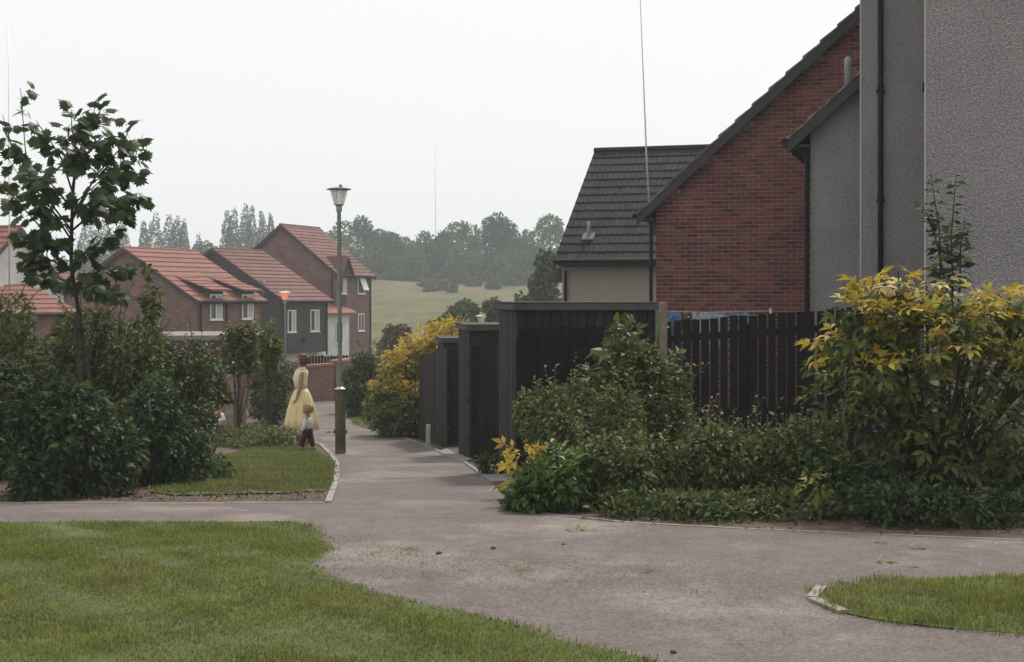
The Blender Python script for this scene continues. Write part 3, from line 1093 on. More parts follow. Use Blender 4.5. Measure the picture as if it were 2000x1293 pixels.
# ------------------------------------------------------------------ lamps, aerial poles
def street_lamp(label, px, d, ztop, H=4.6, lit=False, base=True, white=False):
    gzb = ztop - H
    t = thing('street_lamp', label, 'street lamp', (X(px, d), d, gzb), 0, 'street lamps on green poles')
    t.rotation_euler = (0, R(-.35), 0)
    if base:
        bs = MB().lathe([(.091, 0), (.091, 1.09)], 20).build('base_column', 'lamp_base', t, False)
        MB().lathe([(.093, 1.09), (.093, 1.1), (.06, 1.115), (.042, 1.13)], 20).build('base_collar', 'galvanised', bs)
        for s in (-1, 1):
            MB().tube([(s * .085, -.02, .37), (s * .118, -.02, .37)], [.035, .03], 8).build('door_bolt', 'lamp_base', bs)
    MB().tube([(0, 0, .0), (0, 0, H - .48), (0, 0, H - .47), (0, 0, H - .36)], [.036, .034, .05, .056], 14).build('pole', 'lamp_pole', t, True)
    ln = MB().tube([(0, 0, H - .36), (0, 0, H - .1)], [.075, .145], 18, False).build('lantern', 'lamp_lit' if lit else 'lamp_glass', t, False)
    MB().lathe([(.08, H - .368), (.08, H - .352)], 18).build('lantern_ring', 'lamp_cap_dark', ln)
    MB().lathe([(.21, H - .1), (.212, H - .09), (.15, H - .072), (.05, H - .058)], 22).build('canopy', 'lamp_cap' if white else 'lamp_cap_dark', t)
    MB().lathe([(.025, H - .062), (.032, H - .045), (.032, H - .03), (.012, H - .002)], 10, (.03, 0, 0)).build('photocell', 'grey_plastic', t)
    for k in range(6):
        q = k * math.pi / 3 + .3
        MB().tube([(.077 * math.cos(q), .077 * math.sin(q), H - .36), (.147 * math.cos(q), .147 * math.sin(q), H - .1)], .004, 5).build('glazing_bar', 'lamp_cap_dark', ln)
    return t


street_lamp('tall green street lamp with thick dark base beside the woman', 665, 24.3, Z(359, 24.3))
street_lamp('street lamp with glowing orange lantern in front of the clad house', 558, 48.6, Z(566, 48.6), lit=True, white=True)
street_lamp('distant street lamp with only its lantern showing above the sheds', 937, 78, Z(614, 78), white=True)


def pole(name, label, pts, r, m, cat='aerial'):
    b = Vector(pts[0])
    t = thing(name, label, cat, b)
    MB().tube([Vector(p) - b for p in pts], r, 6).build('mast', m, t, True)
    return t


am = pole('aerial_mast', 'tall thin aerial mast clamped at the brick gable corner', [P(1271, 458, 26.9), P(1262, 290, 26.9), P(1249, -40, 26.9)], [.02, .016, .008], 'galvanised')
bb = Vector(am.location)
MB().box(.0, .12, -.02, .02, .02, .5).build('bracket', 'stake_timber', am)
MB().box(.02, .2, -.01, .3, .1, .14).build('wall_arm', 'black_pipe', am)
am = pole('aerial_mast', 'thin aerial mast rising left of the maple crown', [P(18, 570, 57), P(18, 440, 57), P(16, 50, 57)], [.03, .025, .012], 'galvanised')
q = P(18, 440, 57) - Vector(am.location)
MB().tube([q + Vector((-1.2, 0, 0)), q + Vector((.25, 0, 0))], .015, 5).build('crossbar', 'galvanised', am)
pole('radio_mast', 'faint distant radio mast above the wooded skyline', [P(851, 480, 290), P(850, 282, 290)], [.06, .03], 'galvanised', 'mast')

# ------------------------------------------------------------------ brick boundary wall, garage, pale timber fence
wa, wb = Vector(place(520, 42.6)), Vector(place(652, 45.0))
wc = Vector(place(742, 49.5))


def brick_wall(label, a, b, top_a, top_b, steps, base):
    d = b - a
    L = d.length
    t = thing('brick_wall', label, 'wall', (a.x, a.y, base), math.atan2(d.y, d.x))
    for i in range(steps):
        z = top_a + (top_b - top_a) * (i + .5) / steps - base
        x0, x1 = L * i / steps, L * (i + 1) / steps
        MB().box(x0 + .001, x1 - .001, 0, .22, 0, z).build('wall_bay', 'brick_wall', t)
        n = max(2, round((x1 - x0) / .45))
        for k in range(n):
            MB().box(x0 + (x1 - x0) * k / n + .006, x0 + (x1 - x0) * (k + 1) / n - .006, -.04, .26, z + .002, z + .075).build('coping_brick', 'coping', t)
    return t


brick_wall('red brick garden wall with stepped coping behind the woman', wa, wb, Z(726, 42.6), Z(713, 45), 2, -2.2)
brick_wall('far low brick wall run in front of the tall brick house', wb + Vector((.05, .2)), wc, Z(708, 45), Z(700, 49.5), 2, -2.8)
bw = thing('paling_fence', 'low dark paling fence below the tall brick house', 'fence', (X(590, 60), 60, -3.3), R(8))
for i in range(26):
    MB().box(i * .13, i * .13 + .118, 0, .02, .1, Z(695, 60) + 3.3 + random.uniform(-.02, .02)).build('paling', 'dark_wood', bw)
MB().box(0, 3.4, .022, .06, .9, .98).build('rail', 'dark_wood', bw)

ga = thing('garage', 'flat roofed garage with dark red brown doors below the brick house', 'garage', (*place(318, 40), -1.75), R(12))
zr = Z(655, 40) + 1.75
MB().box(0, 2.75, 0, 4.5, 0, zr - .16).build('wall', 'brick_far', ga)
bevel(MB().box(-.12, 2.9, -.2, 4.6, zr - .15, zr).build('flat_roof', 'slab', ga), .01)
dr = MB().box(.15, 1.5, -.04, -.003, .02, zr - .3).build('door', 'door_brown', ga)
for k in range(9):
    MB().box(.17 + k * .148, .17 + k * .148 + .135, -.058, -.042, .04, zr - .32).build('door_plank', 'door_brown', dr)

tf = thing('timber_fence', 'pale close boarded timber fence behind the girl', 'fence', (*place(432, 31), float(gz(31)) - .02), R(6))
for i in range(6):
    h = (1.36 if i in (0, 4, 8) else 1.22) + random.uniform(-.03, .03) + (.25 if i == 5 else 0)
    MB().box(i * .092, i * .092 + .08, -.012 + random.uniform(-.01, .01), .012, 0, h).build('board', 'pale_timber', tf)
MB().box(-.05, .05, .03, .12, 0, 1.55).build('post', 'pale_timber', tf)
MB().box(.42, .5, .03, .12, 0, 1.75).build('post', 'pale_timber', tf)
for z in (.3, 1.0):
    MB().box(0, .55, .014, .05, z, z + .08).build('rail', 'pale_timber', tf)
tf = thing('timber_fence', 'weathered grey fence above the brick wall left of the woman', 'fence', (*place(485, 37), float(gz(37))), R(14))
for i in range(15):
    MB().box(i * .1, i * .1 + .085, -.012 + random.uniform(-.01, .01), .012, 0, 1.42 + random.uniform(-.03, .03)).build('board', 'pale_timber', tf)
for z in (.3, 1.1):
    MB().box(0, 1.5, .014, .05, z, z + .08).build('rail', 'pale_timber', tf)

# ------------------------------------------------------------------ foliage
def unit(v):
    return v / (np.linalg.norm(v, axis=-1, keepdims=True) + 1e-9)


def simple_leaf(w=.5, fold=.12, droop=.15):
    V = np.array([(0, 0, 0), (.48, -w / 2, fold), (1, 0, -droop), (.5, 0, 0), (.48, w / 2, fold)])
    Fc = np.array([(0, 1, 2, 3), (0, 3, 2, 4)])
    return V, Fc


def compound_leaf(pairs=2, ll=.55, w=.42):
    Vs, Fs = [], []
    lv, lf = simple_leaf(w, .06, .22)
    spec = [((.55 + .0 * i, 0), 0, 1.0) for i in range(1)]
    for i in range(pairs):
        x = .18 + .34 * i / max(1, pairs - 1)
        spec += [((x, 0), 62 - 8 * i, .82), ((x, 0), -62 + 8 * i, .82)]
    for (x, y), a, s in spec:
        a = R(a)
        q = lv * ll * s
        xx = x + q[:, 0] * math.cos(a) - q[:, 1] * math.sin(a)
        yy = y + q[:, 0] * math.sin(a) + q[:, 1] * math.cos(a)
        zz = q[:, 2] - .16 * x * x
        Fs.append(lf + len(Vs) * 5)
        Vs.append(np.stack([xx, yy, zz], 1))
    # rachis
    b = len(Vs) * 5
    Vs.append(np.array([(0, -.012, 0), (0, .012, 0), (.55, .008, -.05), (.55, -.008, -.05), (.55, 0, -.05)]))
    Fs.append(np.array([(b, b + 1, b + 2, b + 3)]))
    return np.concatenate(Vs), np.concatenate(Fs)


def maple_leaf():
    out = [(0, .0), (.0, .2), (-.12, .36), (.1, .36), (.07, .52), (.25, .46), (.4, .64), (.46, .43), (.62, .46), (.6, .29), (.8, .26), (.72, .12), (1.04, 0)]
    V = [(.28, 0, .03)]
    for x, y in out:
        V.append((x, y, -.22 * y * y - .16 * x * x))
    for x, y in out[::-1][1:-1]:
        V.append((x, -y, -.22 * y * y - .16 * x * x))
    n = len(V) - 1
    V += [(-.55, -.012, .04), (-.55, .012, .04), (.28, .012, .034), (.28, -.012, .034)]
    Fc = [(0, i + 1, (i + 1) % n + 1) for i in range(n)] + [(n + 1, n + 4, n + 3, n + 2)]
    return V, Fc


def stamp(TV, TF, Pn, A, N, scale):
    A = unit(A)
    Sd = unit(np.cross(N, A))
    N = np.cross(A, Sd)
    s = scale[:, None, None]
    V = Pn[:, None, :] + s * (TV[None, :, 0:1] * A[:, None] + TV[None, :, 1:2] * Sd[:, None] + TV[None, :, 2:3] * N[:, None])
    Fc = (np.arange(len(Pn)) * len(TV))[:, None, None] + TF[None]
    return V.reshape(-1, 3), Fc.reshape(-1, TF.shape[1])


def sample_lumps(lumps, n, shell=.35, inner=.72):
    lm = np.array(lumps, float)
    wgt = (lm[:, 3] * lm[:, 4] + lm[:, 3] * lm[:, 5] + lm[:, 4] * lm[:, 5])
    k = rng.choice(len(lm), n, p=wgt / wgt.sum())
    d = unit(rng.normal(0, 1, (n, 3)))
    u = 1 - shell * rng.random(n) ** 1.5 + rng.normal(0, .04, n)
    Pn = lm[k, :3] + d * lm[k, 3:6] * u[:, None]
    O = unit(d / lm[k, 3:6])
    keep = np.ones(n, bool)
    for j in range(len(lm)):
        q = ((Pn - lm[j, :3]) / lm[j, 3:6])
        keep &= ((q * q).sum(1) > inner ** 2) | (k == j)
    return Pn[keep], O[keep]


def foliage(parent, lumps, n, size, m, TV=None, TF=None, ground=0., shell=.4, up=.5, droop=.35, name='foliage', inner=.72, kind='stuff', form=.5):
    Pn, O = sample_lumps(lumps, n, shell, inner)
    k = Pn[:, 2] > ground + .02
    Pn, O = Pn[k], O[k]
    n = len(Pn)
    A = unit(O * .8 + rng.normal(0, .55, (n, 3)) + np.array([0, 0, -droop]))
    N = unit(rng.normal(0, .45, (n, 3)) + O * form + np.array([0, 0, up]))
    sc = size * rng.uniform(.5, 1.5, n)
    if TV is None:
        TV, TF = simple_leaf()
    V, Fc = stamp(TV, TF, Pn, A, N, sc)
    o = link(name, big_mesh(name, V, Fc, m), parent)
    if kind:
        o['kind'] = kind
    return o


def shoots(parent, starts, dirs, lens, size, m, per=9, TV=None, TF=None, name='shoot_leaves', stem='twig'):
    """straight leafy shoots: stems as one part, leaves as one stuff part"""
    mb = MB()
    Ps, As, Ns = [], [], []
    for s, d, L in zip(starts, dirs, lens):
        s, d = np.array(s, float), unit(np.array(d, float))
        bend = rng.normal(0, .12, 3)
        pts = [s + d * L * t + bend * L * t * t for t in (0, .35, .7, 1)]
        mb.tube(pts, [.007, .006, .004, .002], 5, False)
        for i in range(per):
            t = .15 + .85 * (i + rng.random() * .6) / per
            p = s + d * L * t + bend * L * t * t
            az = i * 2.4 + rng.random()
            o = np.array([math.cos(az), math.sin(az), .25])
            Ps.append(p)
            As.append(unit(o + d * .5 + np.array([0, 0, -.1])))
            Ns.append(unit(np.array([0, 0, 1.]) + rng.normal(0, .4, 3)))
    tag(mb.build('stem', stem, parent), kind='stuff')
    if TV is None:
        TV, TF = simple_leaf()
    n = len(Ps)
    V, Fc = stamp(TV, TF, np.array(Ps), np.array(As), np.array(Ns), size * rng.uniform(.7, 1.25, n))
    o = link(name, big_mesh(name, V, Fc, m), parent)
    o['kind'] = 'stuff'
    return o


def auto_shoots(parent, lumps, n, L, size, m, ground, **k):
    Pn, O = sample_lumps(lumps, n * 6, .1, .9)
    q = (Pn[:, 2] > ground + .3) & (O[:, 2] > -.1)
    Pn, O = Pn[q][:n], O[q][:n]
    if len(Pn) == 0:
        return
    shoots(parent, Pn - O * .1, O + np.array([0, 0, .9]), L * rng.uniform(.5, 1.2, len(Pn)), size, m, **k)


def stems(parent, base, tops, r=.014, m='twig', name='stems'):
    mb = MB()
    for t in tops:
        b = np.array([rng.normal(0, .05), rng.normal(0, .05), 0])
        mid = (b + np.array(t)) / 2 + rng.normal(0, .05, 3)
        mb.tube([b, mid, t], [r, r * .7, r * .35], 5, False)
    tag(mb.build(name, m, parent), kind='stuff')


def bush(label, px0, px1, ytop, d, n, size, m, seed_l=7, name='shrub', cat='shrub', depth=None, nsh=14, shl=.35, m2=None, frac=.3, group=None, TVF=None, shell=.45, base=None, lumpy=.55, lift=0.):
    """a shrub that fills photo columns px0..px1 up to row ytop at depth d"""
    cx, wx = X((px0 + px1) / 2, d), (px1 - px0) / F * d / 2
    g = float(gz(d)) if base is None else base
    h = Z(ytop, d) - g
    t = thing(name, label, cat, (cx, d, g), 0, group)
    dp = depth or min(wx, .9)
    lumps = [(0, 0, h * .34, wx * .7, dp * .66, h * .34)]
    for i in range(int(seed_l * 1.8)):
        a = rng.uniform(0, 2 * math.pi)
        rr = rng.uniform(.15, 1) ** .6
        f = rng.uniform(.17, .42) * lumpy / .55
        lx, ly = math.cos(a) * rr * wx * .8, math.sin(a) * rr * dp * .75
        hz = h * rng.uniform(.16, .84) * (1 - .22 * rr)
        lumps.append((lx, ly, hz, wx * f, dp * f, min(h * f * .8, wx * f * 1.2)))
    top = max(l[2] + l[5] for l in lumps)
    lumps = [(a_, b_, c_ * h / top, r1, r2, r3 * h / top) for a_, b_, c_, r1, r2, r3 in lumps]
    if lift:
        lumps = [(a_, b_, h * lift + c_ * (1 - lift), r1, r2, r3 * (1 - lift)) for a_, b_, c_, r1, r2, r3 in lumps]
        MB().tube([(0, 0, 0), (.02, 0, h * lift), (0, 0, h * .8)], [.022, .018, .006], 6).build('trunk', 'bark', t)
    TV, TF = TVF if TVF else simple_leaf()
    n1 = int(n * (1 - frac)) if m2 else n
    foliage(t, lumps, n1, size, m, TV, TF, shell=shell)
    if m2:
        foliage(t, lumps, n - n1, size * .9, m2, TV, TF, shell=.25, name='young_leaves')
    if nsh:
        auto_shoots(t, lumps, int(nsh * 2.0), shl * 1.2, size * .9, m2 or m, 0, TV=TV, TF=TF)
    stems(t, 0, [(l[0] * .9, l[1] * .9, l[2]) for l in lumps], .012)
    return t


# left hedge
bush('big dark rounded shrub at the left front beside the crossing path', -30, 278, 735, 13.5, 12500, .08, 'leaf_dark', 10, depth=.8, m2='leaf_mid', nsh=16, shl=.2)
bush('dark shrub cut off by the left edge of the picture', -240, 60, 700, 14.1, 8500, .08, 'leaf_dark', 8, depth=.8, m2='leaf_mid', nsh=8, shl=.25)
bush('dark low shrub on the worn verge behind the rounded front shrub', 215, 398, 735, 15.4, 10000, .07, 'leaf_dark', 9, depth=.9, m2='leaf_mid', nsh=14)
bush('olive leafed tall shrub at the left edge below the red roof', -90, 130, 572, 16.8, 13000, .07, 'leaf_mid', 11, depth=.8, m2='leaf_olive', frac=.45, nsh=24, shl=.35)
bush('tall loose shrub with upright shoots right of the maple stakes', 140, 330, 600, 17.4, 11000, .075, 'leaf_mid', 10, depth=.8, m2='leaf_olive', frac=.4, nsh=30, shl=.5)
bush('dense tall shrub directly behind the maple trunk', 60, 250, 615, 18.3, 11000, .075, 'leaf_mid', 10, depth=.8, m2='leaf_olive', frac=.3, nsh=20, shl=.35)
bush('narrow upright laurel spike in front of the brick gable', 262, 318, 515, 18.6, 1500, .1, 'leaf_mid', 8, depth=.25, m2='leaf_olive', frac=.3, nsh=10, shl=.35)
bush('broad shrub with pale glinting leaves in front of the garage doors', 240, 432, 672, 18.8, 11500, .085, 'leaf_mid', 10, depth=.8, m2='leaf_pale', frac=.2, nsh=22, shl=.45)
bush('leafy branches arching over the girl before the garage', 330, 452, 690, 20.5, 2200, .09, 'leaf_mid', 8, depth=.35, m2='leaf_pale', frac=.2, nsh=12, shl=.35, lift=.52)
bush('small large leafed shrub in front of the garage corner', 428, 500, 640, 27, 900, .14, 'leaf_mid', 6, name='small_tree', cat='tree', nsh=6, shl=.3, m2='leaf_olive', frac=.3, depth=.35, lift=.6)
bush('light green young tree between garage and clad house', 496, 548, 640, 29, 700, .14, 'leaf_bright', 7, name='small_tree', cat='tree', nsh=7, shl=.35, depth=.3, m2='leaf_olive', frac=.4, lift=.5)
bush('dark bush directly left of the woman', 478, 574, 694, 32.5, 4500, .085, 'leaf_dark', 8, nsh=8, m2='leaf_olive', frac=.25)
bush('low scrubby ground cover at the girl and woman feet', 395, 590, 834, 26.4, 5000, .075, 'leaf_olive', 9, depth=1.0, nsh=20, shl=.2, m2='leaf_pale', frac=.2)
bush('low straggling plants under the dark shrub on the verge', 270, 470, 892, 16.3, 2600, .06, 'leaf_mid', 7, depth=.6, nsh=8, shl=.2)

# right bed
ELD = compound_leaf(2)
bush('bright low shrub spilling over the path corner right of centre', 975, 1165, 885, 11.7, 5500, .08, 'leaf_mid', 9, depth=.55, m2='leaf_bright', frac=.3, nsh=14, shl=.2)
bush('low mixed shrub between the spilling shrub and the kerb cover', 1110, 1330, 850, 11.9, 8000, .062, 'leaf_mid', 10, depth=.6, m2='leaf_olive', frac=.4, nsh=16, shl=.2)
bush('rounded green shrub in front of the nearest shed face', 1000, 1255, 745, 13.1, 10500, .062, 'leaf_mid', 10, depth=.75, m2='leaf_olive', frac=.4, nsh=22, shl=.3)
bush('taller green shrub around the weathered timber stake', 1110, 1395, 705, 14.4, 11000, .064, 'leaf_mid', 10, depth=.8, m2='leaf_olive', frac=.35, nsh=30, shl=.4)
bush('elder shrub with long leaflets rising before the shed front', 1165, 1300, 650, 14.9, 700, .26, 'leaf_elder', 6, depth=.4, nsh=8, shl=.4, TVF=ELD)
bush('broad low shrub in front of the picket fence', 1290, 1650, 810, 12.3, 13000, .06, 'leaf_mid', 9, depth=.8, m2='leaf_olive', frac=.35, nsh=30, shl=.35)
bush('low dark shrub left of the golden shrub base', 1560, 1780, 890, 11.3, 4200, .07, 'leaf_dark', 8, depth=.5, m2='leaf_mid', frac=.4, nsh=12, shl=.2)
bush('dark leafy ground cover along the kerb under the golden shrub', 1640, 2060, 945, 10.6, 5000, .06, 'leaf_dark', 12, depth=.4, m2='leaf_mid', frac=.45, nsh=22, shl=.2)
bush('dark leafy ground cover along the kerb before the broad low shrub', 1150, 1690, 962, 11.0, 6000, .058, 'leaf_mid', 14, depth=.45, m2='leaf_olive', frac=.25, nsh=26, shl=.2)
bush('dense green shrub at the right edge behind the golden shrub', 1900, 2200, 850, 12.4, 4500, .075, 'leaf_dark', 8, depth=.8, m2='leaf_mid', frac=.4, nsh=10, shl=.3)
bush('small weedy plant at the foot of the nearest shed', 925, 1000, 885, 17.6, 500, .07, 'leaf_mid', 5, depth=.25, nsh=8, shl=.25)


def gold_shrub(label, lumps, loc, nobj, nstuff, size, bias, trunk=True):
    t = thing('golden_shrub', label, 'shrub', loc)
    TV, TF = compound_leaf(2)
    mes = [big_mesh('leaf', TV, TF, m) for m in ('leaf_gold', 'leaf_lime', 'leaf_elder')]
    zt = max(l[2] + l[5] for l in lumps)

    def draw(n, shell):
        Pn, O = sample_lumps(lumps, n * 3, shell, .8)
        k = Pn[:, 2] > .05
        Pn, O = Pn[k][:n], O[k][:n]
        m_ = len(Pn)
        A = unit(O * np.array([1, 1, .35]) + rng.normal(0, .35, (m_, 3)) + np.array([0, 0, -.15]))
        N = unit(np.array([0, 0, 1.]) + O * .6 + rng.normal(0, .45, (m_, 3)))
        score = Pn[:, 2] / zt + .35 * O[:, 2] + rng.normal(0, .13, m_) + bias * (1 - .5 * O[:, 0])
        return Pn, A, N, score
    if nobj:
        Pn, A, N, sc = draw(nobj * 3, .12)
        fr = np.argsort(Pn[:, 1] - .6 * Pn[:, 2])[:nobj]          # the ones on the side towards the path show largest
        for i in fr:
            a = Vector(A[i])
            s = Vector(N[i]).cross(a).normalized()
            nn = a.cross(s)
            M = Matrix((a, s, nn)).transposed().to_4x4()
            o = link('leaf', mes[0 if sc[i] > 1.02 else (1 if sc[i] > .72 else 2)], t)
            o.matrix_local = Matrix.Translation(Pn[i]) @ M @ Matrix.Scale(size * random.uniform(.5, 1.3), 4)
    Pn, A, N, sc = draw(nstuff, .55)
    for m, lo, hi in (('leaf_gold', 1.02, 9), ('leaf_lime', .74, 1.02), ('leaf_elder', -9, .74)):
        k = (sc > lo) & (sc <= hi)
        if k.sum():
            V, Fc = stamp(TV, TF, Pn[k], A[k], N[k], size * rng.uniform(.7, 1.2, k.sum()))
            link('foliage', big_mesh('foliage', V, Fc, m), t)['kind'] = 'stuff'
    mb = MB()
    for l in lumps:
        for q in range(1 if len(lumps) > 20 else 2):
            b = np.array([rng.normal(0, .1), rng.normal(0, .06), 0])
            e_ = np.array(l[:3]) + rng.normal(0, .08, 3)
            md = b * .5 + e_ * .5 + np.array([0, 0, .12])
            mb.tube([b, md, e_], [.022, .016, .006], 6, False)
    mb.build('stems', 'bark', t)
    return t


d = 11.7
g0 = float(gz(d))


def lp(px, py, dd, rpx, rpy, ry=None):
    """lump from photo position, relative to the shrub's base at px 1830"""
    return (X(px, dd) - X(1830, d), dd - d, Z(py, dd) - g0, rpx * .88 / F * dd, ry or rpx / F * dd * .8, rpy * .85 / F * dd)


GL = []
gtop = lambda p: float(np.interp(p, [1600, 1660, 1690, 1715, 1775, 1850, 1950, 2030], [690, 655, 570, 548, 545, 560, 585, 625]))
gbot = lambda p: float(np.interp(p, [1585, 1640, 1700, 1760, 1830, 1920, 2030], [700, 800, 850, 890, 960, 980, 990]))
pts_ = [(1632, 672), (1622, 776), (1662, 700), (1668, 765), (1706, 566), (1748, 552), (1800, 560), (1690, 600), (1960, 590)]
for _ in range(4000):
    a, b = random.uniform(1600, 2030), random.uniform(545, 985)
    if gtop(a) + 8 < b < gbot(a) - 8 and all(math.hypot((a - p) / 1.5, b - q) > 29 for p, q in pts_):
        pts_.append((a, b))
for a, b in pts_:
    e_ = max(0., 1 - ((a - 1840) / 260) ** 2 - ((b - 760) / 330) ** 2)
    GL.append(lp(a, b, 11.95 - .75 * math.sqrt(e_) * random.uniform(.35, 1.1), random.uniform(28, 48), random.uniform(11, 18)))
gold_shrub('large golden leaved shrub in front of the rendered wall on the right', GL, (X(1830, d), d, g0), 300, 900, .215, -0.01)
d2 = 29.5
g2 = float(gz(d2))


def lp2(px, py, dd, rpx, rpy):
    return (X(px, dd) - X(810, d2), dd - d2, Z(py, dd) - g2, rpx / F * dd, rpx / F * dd * .9, rpy / F * dd)


GL2 = [lp2(880, 650, 30.5, 36, 26), lp2(830, 680, 30, 42, 34), lp2(790, 715, 29.5, 40, 36), lp2(760, 765, 29.2, 34, 36), lp2(800, 790, 29, 52, 50), lp2(770, 820, 28.9, 40, 36), lp2(840, 750, 30, 45, 55), lp2(745, 800, 29.4, 24, 30)]
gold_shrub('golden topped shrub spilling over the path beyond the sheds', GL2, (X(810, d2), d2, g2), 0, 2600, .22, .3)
t = thing('shrub', 'yellow leaved sprig at the path edge by the nearest shed', 'shrub', (X(1022, 12.1), 12.1, float(gz(12.1))))
foliage(t, [(0, 0, .38, .12, .1, .12), (-.03, -.05, .25, .1, .1, .1)], 40, .16, 'leaf_gold', *compound_leaf(2))
stems(t, 0, [(0, 0, .38), (-.05, 0, .4)])
t = thing('shrub', 'small yellow green plant low in the bed under the golden shrub', 'shrub', (X(1583, 10.55), 10.55, float(gz(10.55))))
foliage(t, [(0, 0, .3, .1, .08, .05)], 14, .13, 'leaf_lime', *compound_leaf(2))
stems(t, 0, [(0, 0, .2), (-.05, 0, .18)])

# green sapling behind the golden shrub
d = 13.2
sp_ = thing('sapling', 'slender dark green sapling standing behind the golden shrub', 'tree', (X(1850, d), d, float(gz(d))))
gb_ = float(gz(d))
mb = MB()
lv, lf = simple_leaf(.5, .06, .12)
leaf_me = big_mesh('leaf', lv, lf, 'leaf_dark')
leaf_me2 = big_mesh('leaf', lv, lf, 'leaf_mid')
for pts in ([(1850, 900), (1838, 560), (1835, 450), (1818, 340)], [(1850, 900), (1862, 580), (1858, 460), (1868, 338)], [(1845, 800), (1850, 570), (1822, 440), (1798, 395)], [(1852, 800), (1875, 560), (1876, 480), (1885, 430)]):
    L3 = [P(a, b, d) - Vector(sp_.location) for a, b in pts]
    mb.tube(L3, [.014, .01, .007, .003], 6, False)
    for k in range(42):
        u = k / 42
        i = 1 if u < .5 else 2
        p = L3[i].lerp(L3[i + 1], (u - .5 * (i - 1)) * 2)
        az = k * 2.4 + random.random()
        a = Vector((math.cos(az), math.sin(az) * .8, random.uniform(-.5, .35))).normalized()
        n_ = Vector((random.gauss(0, .5), random.gauss(-.5, .5), .8)).normalized()
        s = n_.cross(a).normalized()
        M = Matrix((a, s, a.cross(s))).transposed().to_4x4()
        o = link('leaf', leaf_me if k % 3 else leaf_me2, sp_)
        o.matrix_local = Matrix.Translation(p) @ M @ Matrix.Scale(random.uniform(.11, .17) * (1 if u < .6 else .75), 4)
mb.build('stems', 'bark', sp_)

# the maple
d = 14.2
mg = float(gz(d))
mt = thing('maple_tree', 'young broad leaved maple tied to a stake at the left', 'tree', (X(178, d), d, mg))
O0 = Vector(mt.location)


def mpnt(px, py, dy=0.):
    return P(px, py, d + dy) - O0


trunk = [mpnt(186, 900), mpnt(172, 735), mpnt(152, 600), mpnt(139, 520), mpnt(140, 440), mpnt(143, 360), mpnt(160, 280), mpnt(188, 205)]
mb = MB().tube(trunk, [.026, .023, .021, .02, .018, .015, .01, .003], 8)
MV, MF = maple_leaf()
mleaf = mesh('leaf', MV, MF, 'maple_leaf')
branches = [
    [(140, 470), (95, 400, -.1), (50, 300, -.15), (40, 172, -.15)], [(140, 450), (70, 360, .2), (25, 290, .3), (5, 225, .3)], [(139, 500), (85, 450, -.3), (40, 400, -.4), (-10, 345, -.45)],
    [(142, 420), (190, 340, -.2), (240, 285, -.3), (258, 235, -.3)], [(142, 400), (200, 350, .3), (260, 320, .4), (276, 268, .4)], [(141, 450), (200, 400, -.2), (250, 380, -.3), (278, 378, -.3)],
    [(143, 380), (150, 300, -.35), (140, 250, -.4), (140, 215, -.4)], [(143, 380), (120, 310, .3), (95, 270, .4), (70, 235, .4)], [(141, 430), (170, 380, .4), (230, 350, .6), (262, 335, .6)],
    [(141, 460), (110, 420, .3), (60, 380, .5), (10, 300, .5)], [(140, 500), (115, 470, -.25), (80, 470, -.35), (45, 460, -.4)], [(138, 525), (105, 510, -.15), (75, 500, -.25), (45, 510, -.3)],
    [(139, 540), (165, 505, -.2), (195, 470, -.3), (215, 455, -.3)], [(141, 560), (170, 540, .1), (215, 520, .1), (250, 520, .15)], [(145, 575), (180, 555, -.2), (210, 560, -.3), (235, 570, -.3)], [(143, 570), (120, 545, .2), (100, 540, .25), (80, 530, .3)],
    [(142, 420), (180, 390, -.35), (215, 400, -.5), (255, 420, -.5)], [(142, 410), (110, 370, -.3), (85, 345, -.5), (55, 345, -.5)],
    [(144, 350), (165, 310, -.25), (185, 280, -.4), (215, 255, -.4)], [(150, 320), (165, 270, .2), (180, 240, .25), (200, 210, .25)]]
nl = 0
more = MB()
for b in branches:
    pts = [mpnt(*q) for q in b]
    mb.tube(pts, [.012, .009, .006, .003], 6, False)
    for k in range(33):
        u = .2 + .8 * k / 32.5
        f = min(2.999, u * 3)
        i = int(f)
        p = pts[i].lerp(pts[i + 1], f - i)
        tng = (pts[i + 1] - pts[i]).normalized()
        side = 1 if k % 2 else -1
        az = random.uniform(-.6, .6)
        a = (tng.cross(Vector((0, 0, 1))) * side * random.uniform(.3, 1) + tng * .35 + Vector((random.gauss(0, .45), random.gauss(0, .45), random.uniform(-1.0, .0)))).normalized()
        n_ = Vector((random.gauss(0, .55), random.gauss(-.25, .55), .75)).normalized()
        s = n_.cross(a).normalized()
        M = Matrix((a, s, a.cross(s))).transposed().to_4x4()
        sc = random.uniform(.095, .165)
        sc *= 1 - .25 * max(0, u - .6)
        if k % 2 and nl < 300:
            o = link('leaf', mleaf, mt)
            o.matrix_local = Matrix.Translation(p + a * .55 * sc) @ M @ Matrix.Scale(sc, 4)
            nl += 1
        else:
            mm = Matrix.Translation(p + a * .55 * sc + Vector((random.gauss(0, .03), random.gauss(0, .1), random.gauss(0, .03)))) @ M @ Matrix.Scale(sc, 4)
            more.add([mm @ Vector(v) for v in MV], MF)
mb.build('trunk', 'bark', mt)
tag(link('leaves', mesh('leaves', more.V, more.F, 'maple_leaf'), mt), kind='stuff')
stk = thing('tree_stake', 'dark timber stake with rubber tie beside the maple trunk', 'stake', (X(168, d - .12), d - .12, mg - .02))
so = Vector(stk.location)
MB().tube([P(172, 900, d - .12) - so, P(147, 632, d - .12) - so], [.026, .026], 8).build('shaft', 'bark', stk)
MB().box(-.0, .0, 0, 0, 0, 0) if False else None
q = P(154, 645, d - .1) - so
MB().box(q.x - .06, q.x + .06, q.y - .03, q.y + .05, q.z - .02, q.z + .02).build('tie', 'black_pipe', stk)


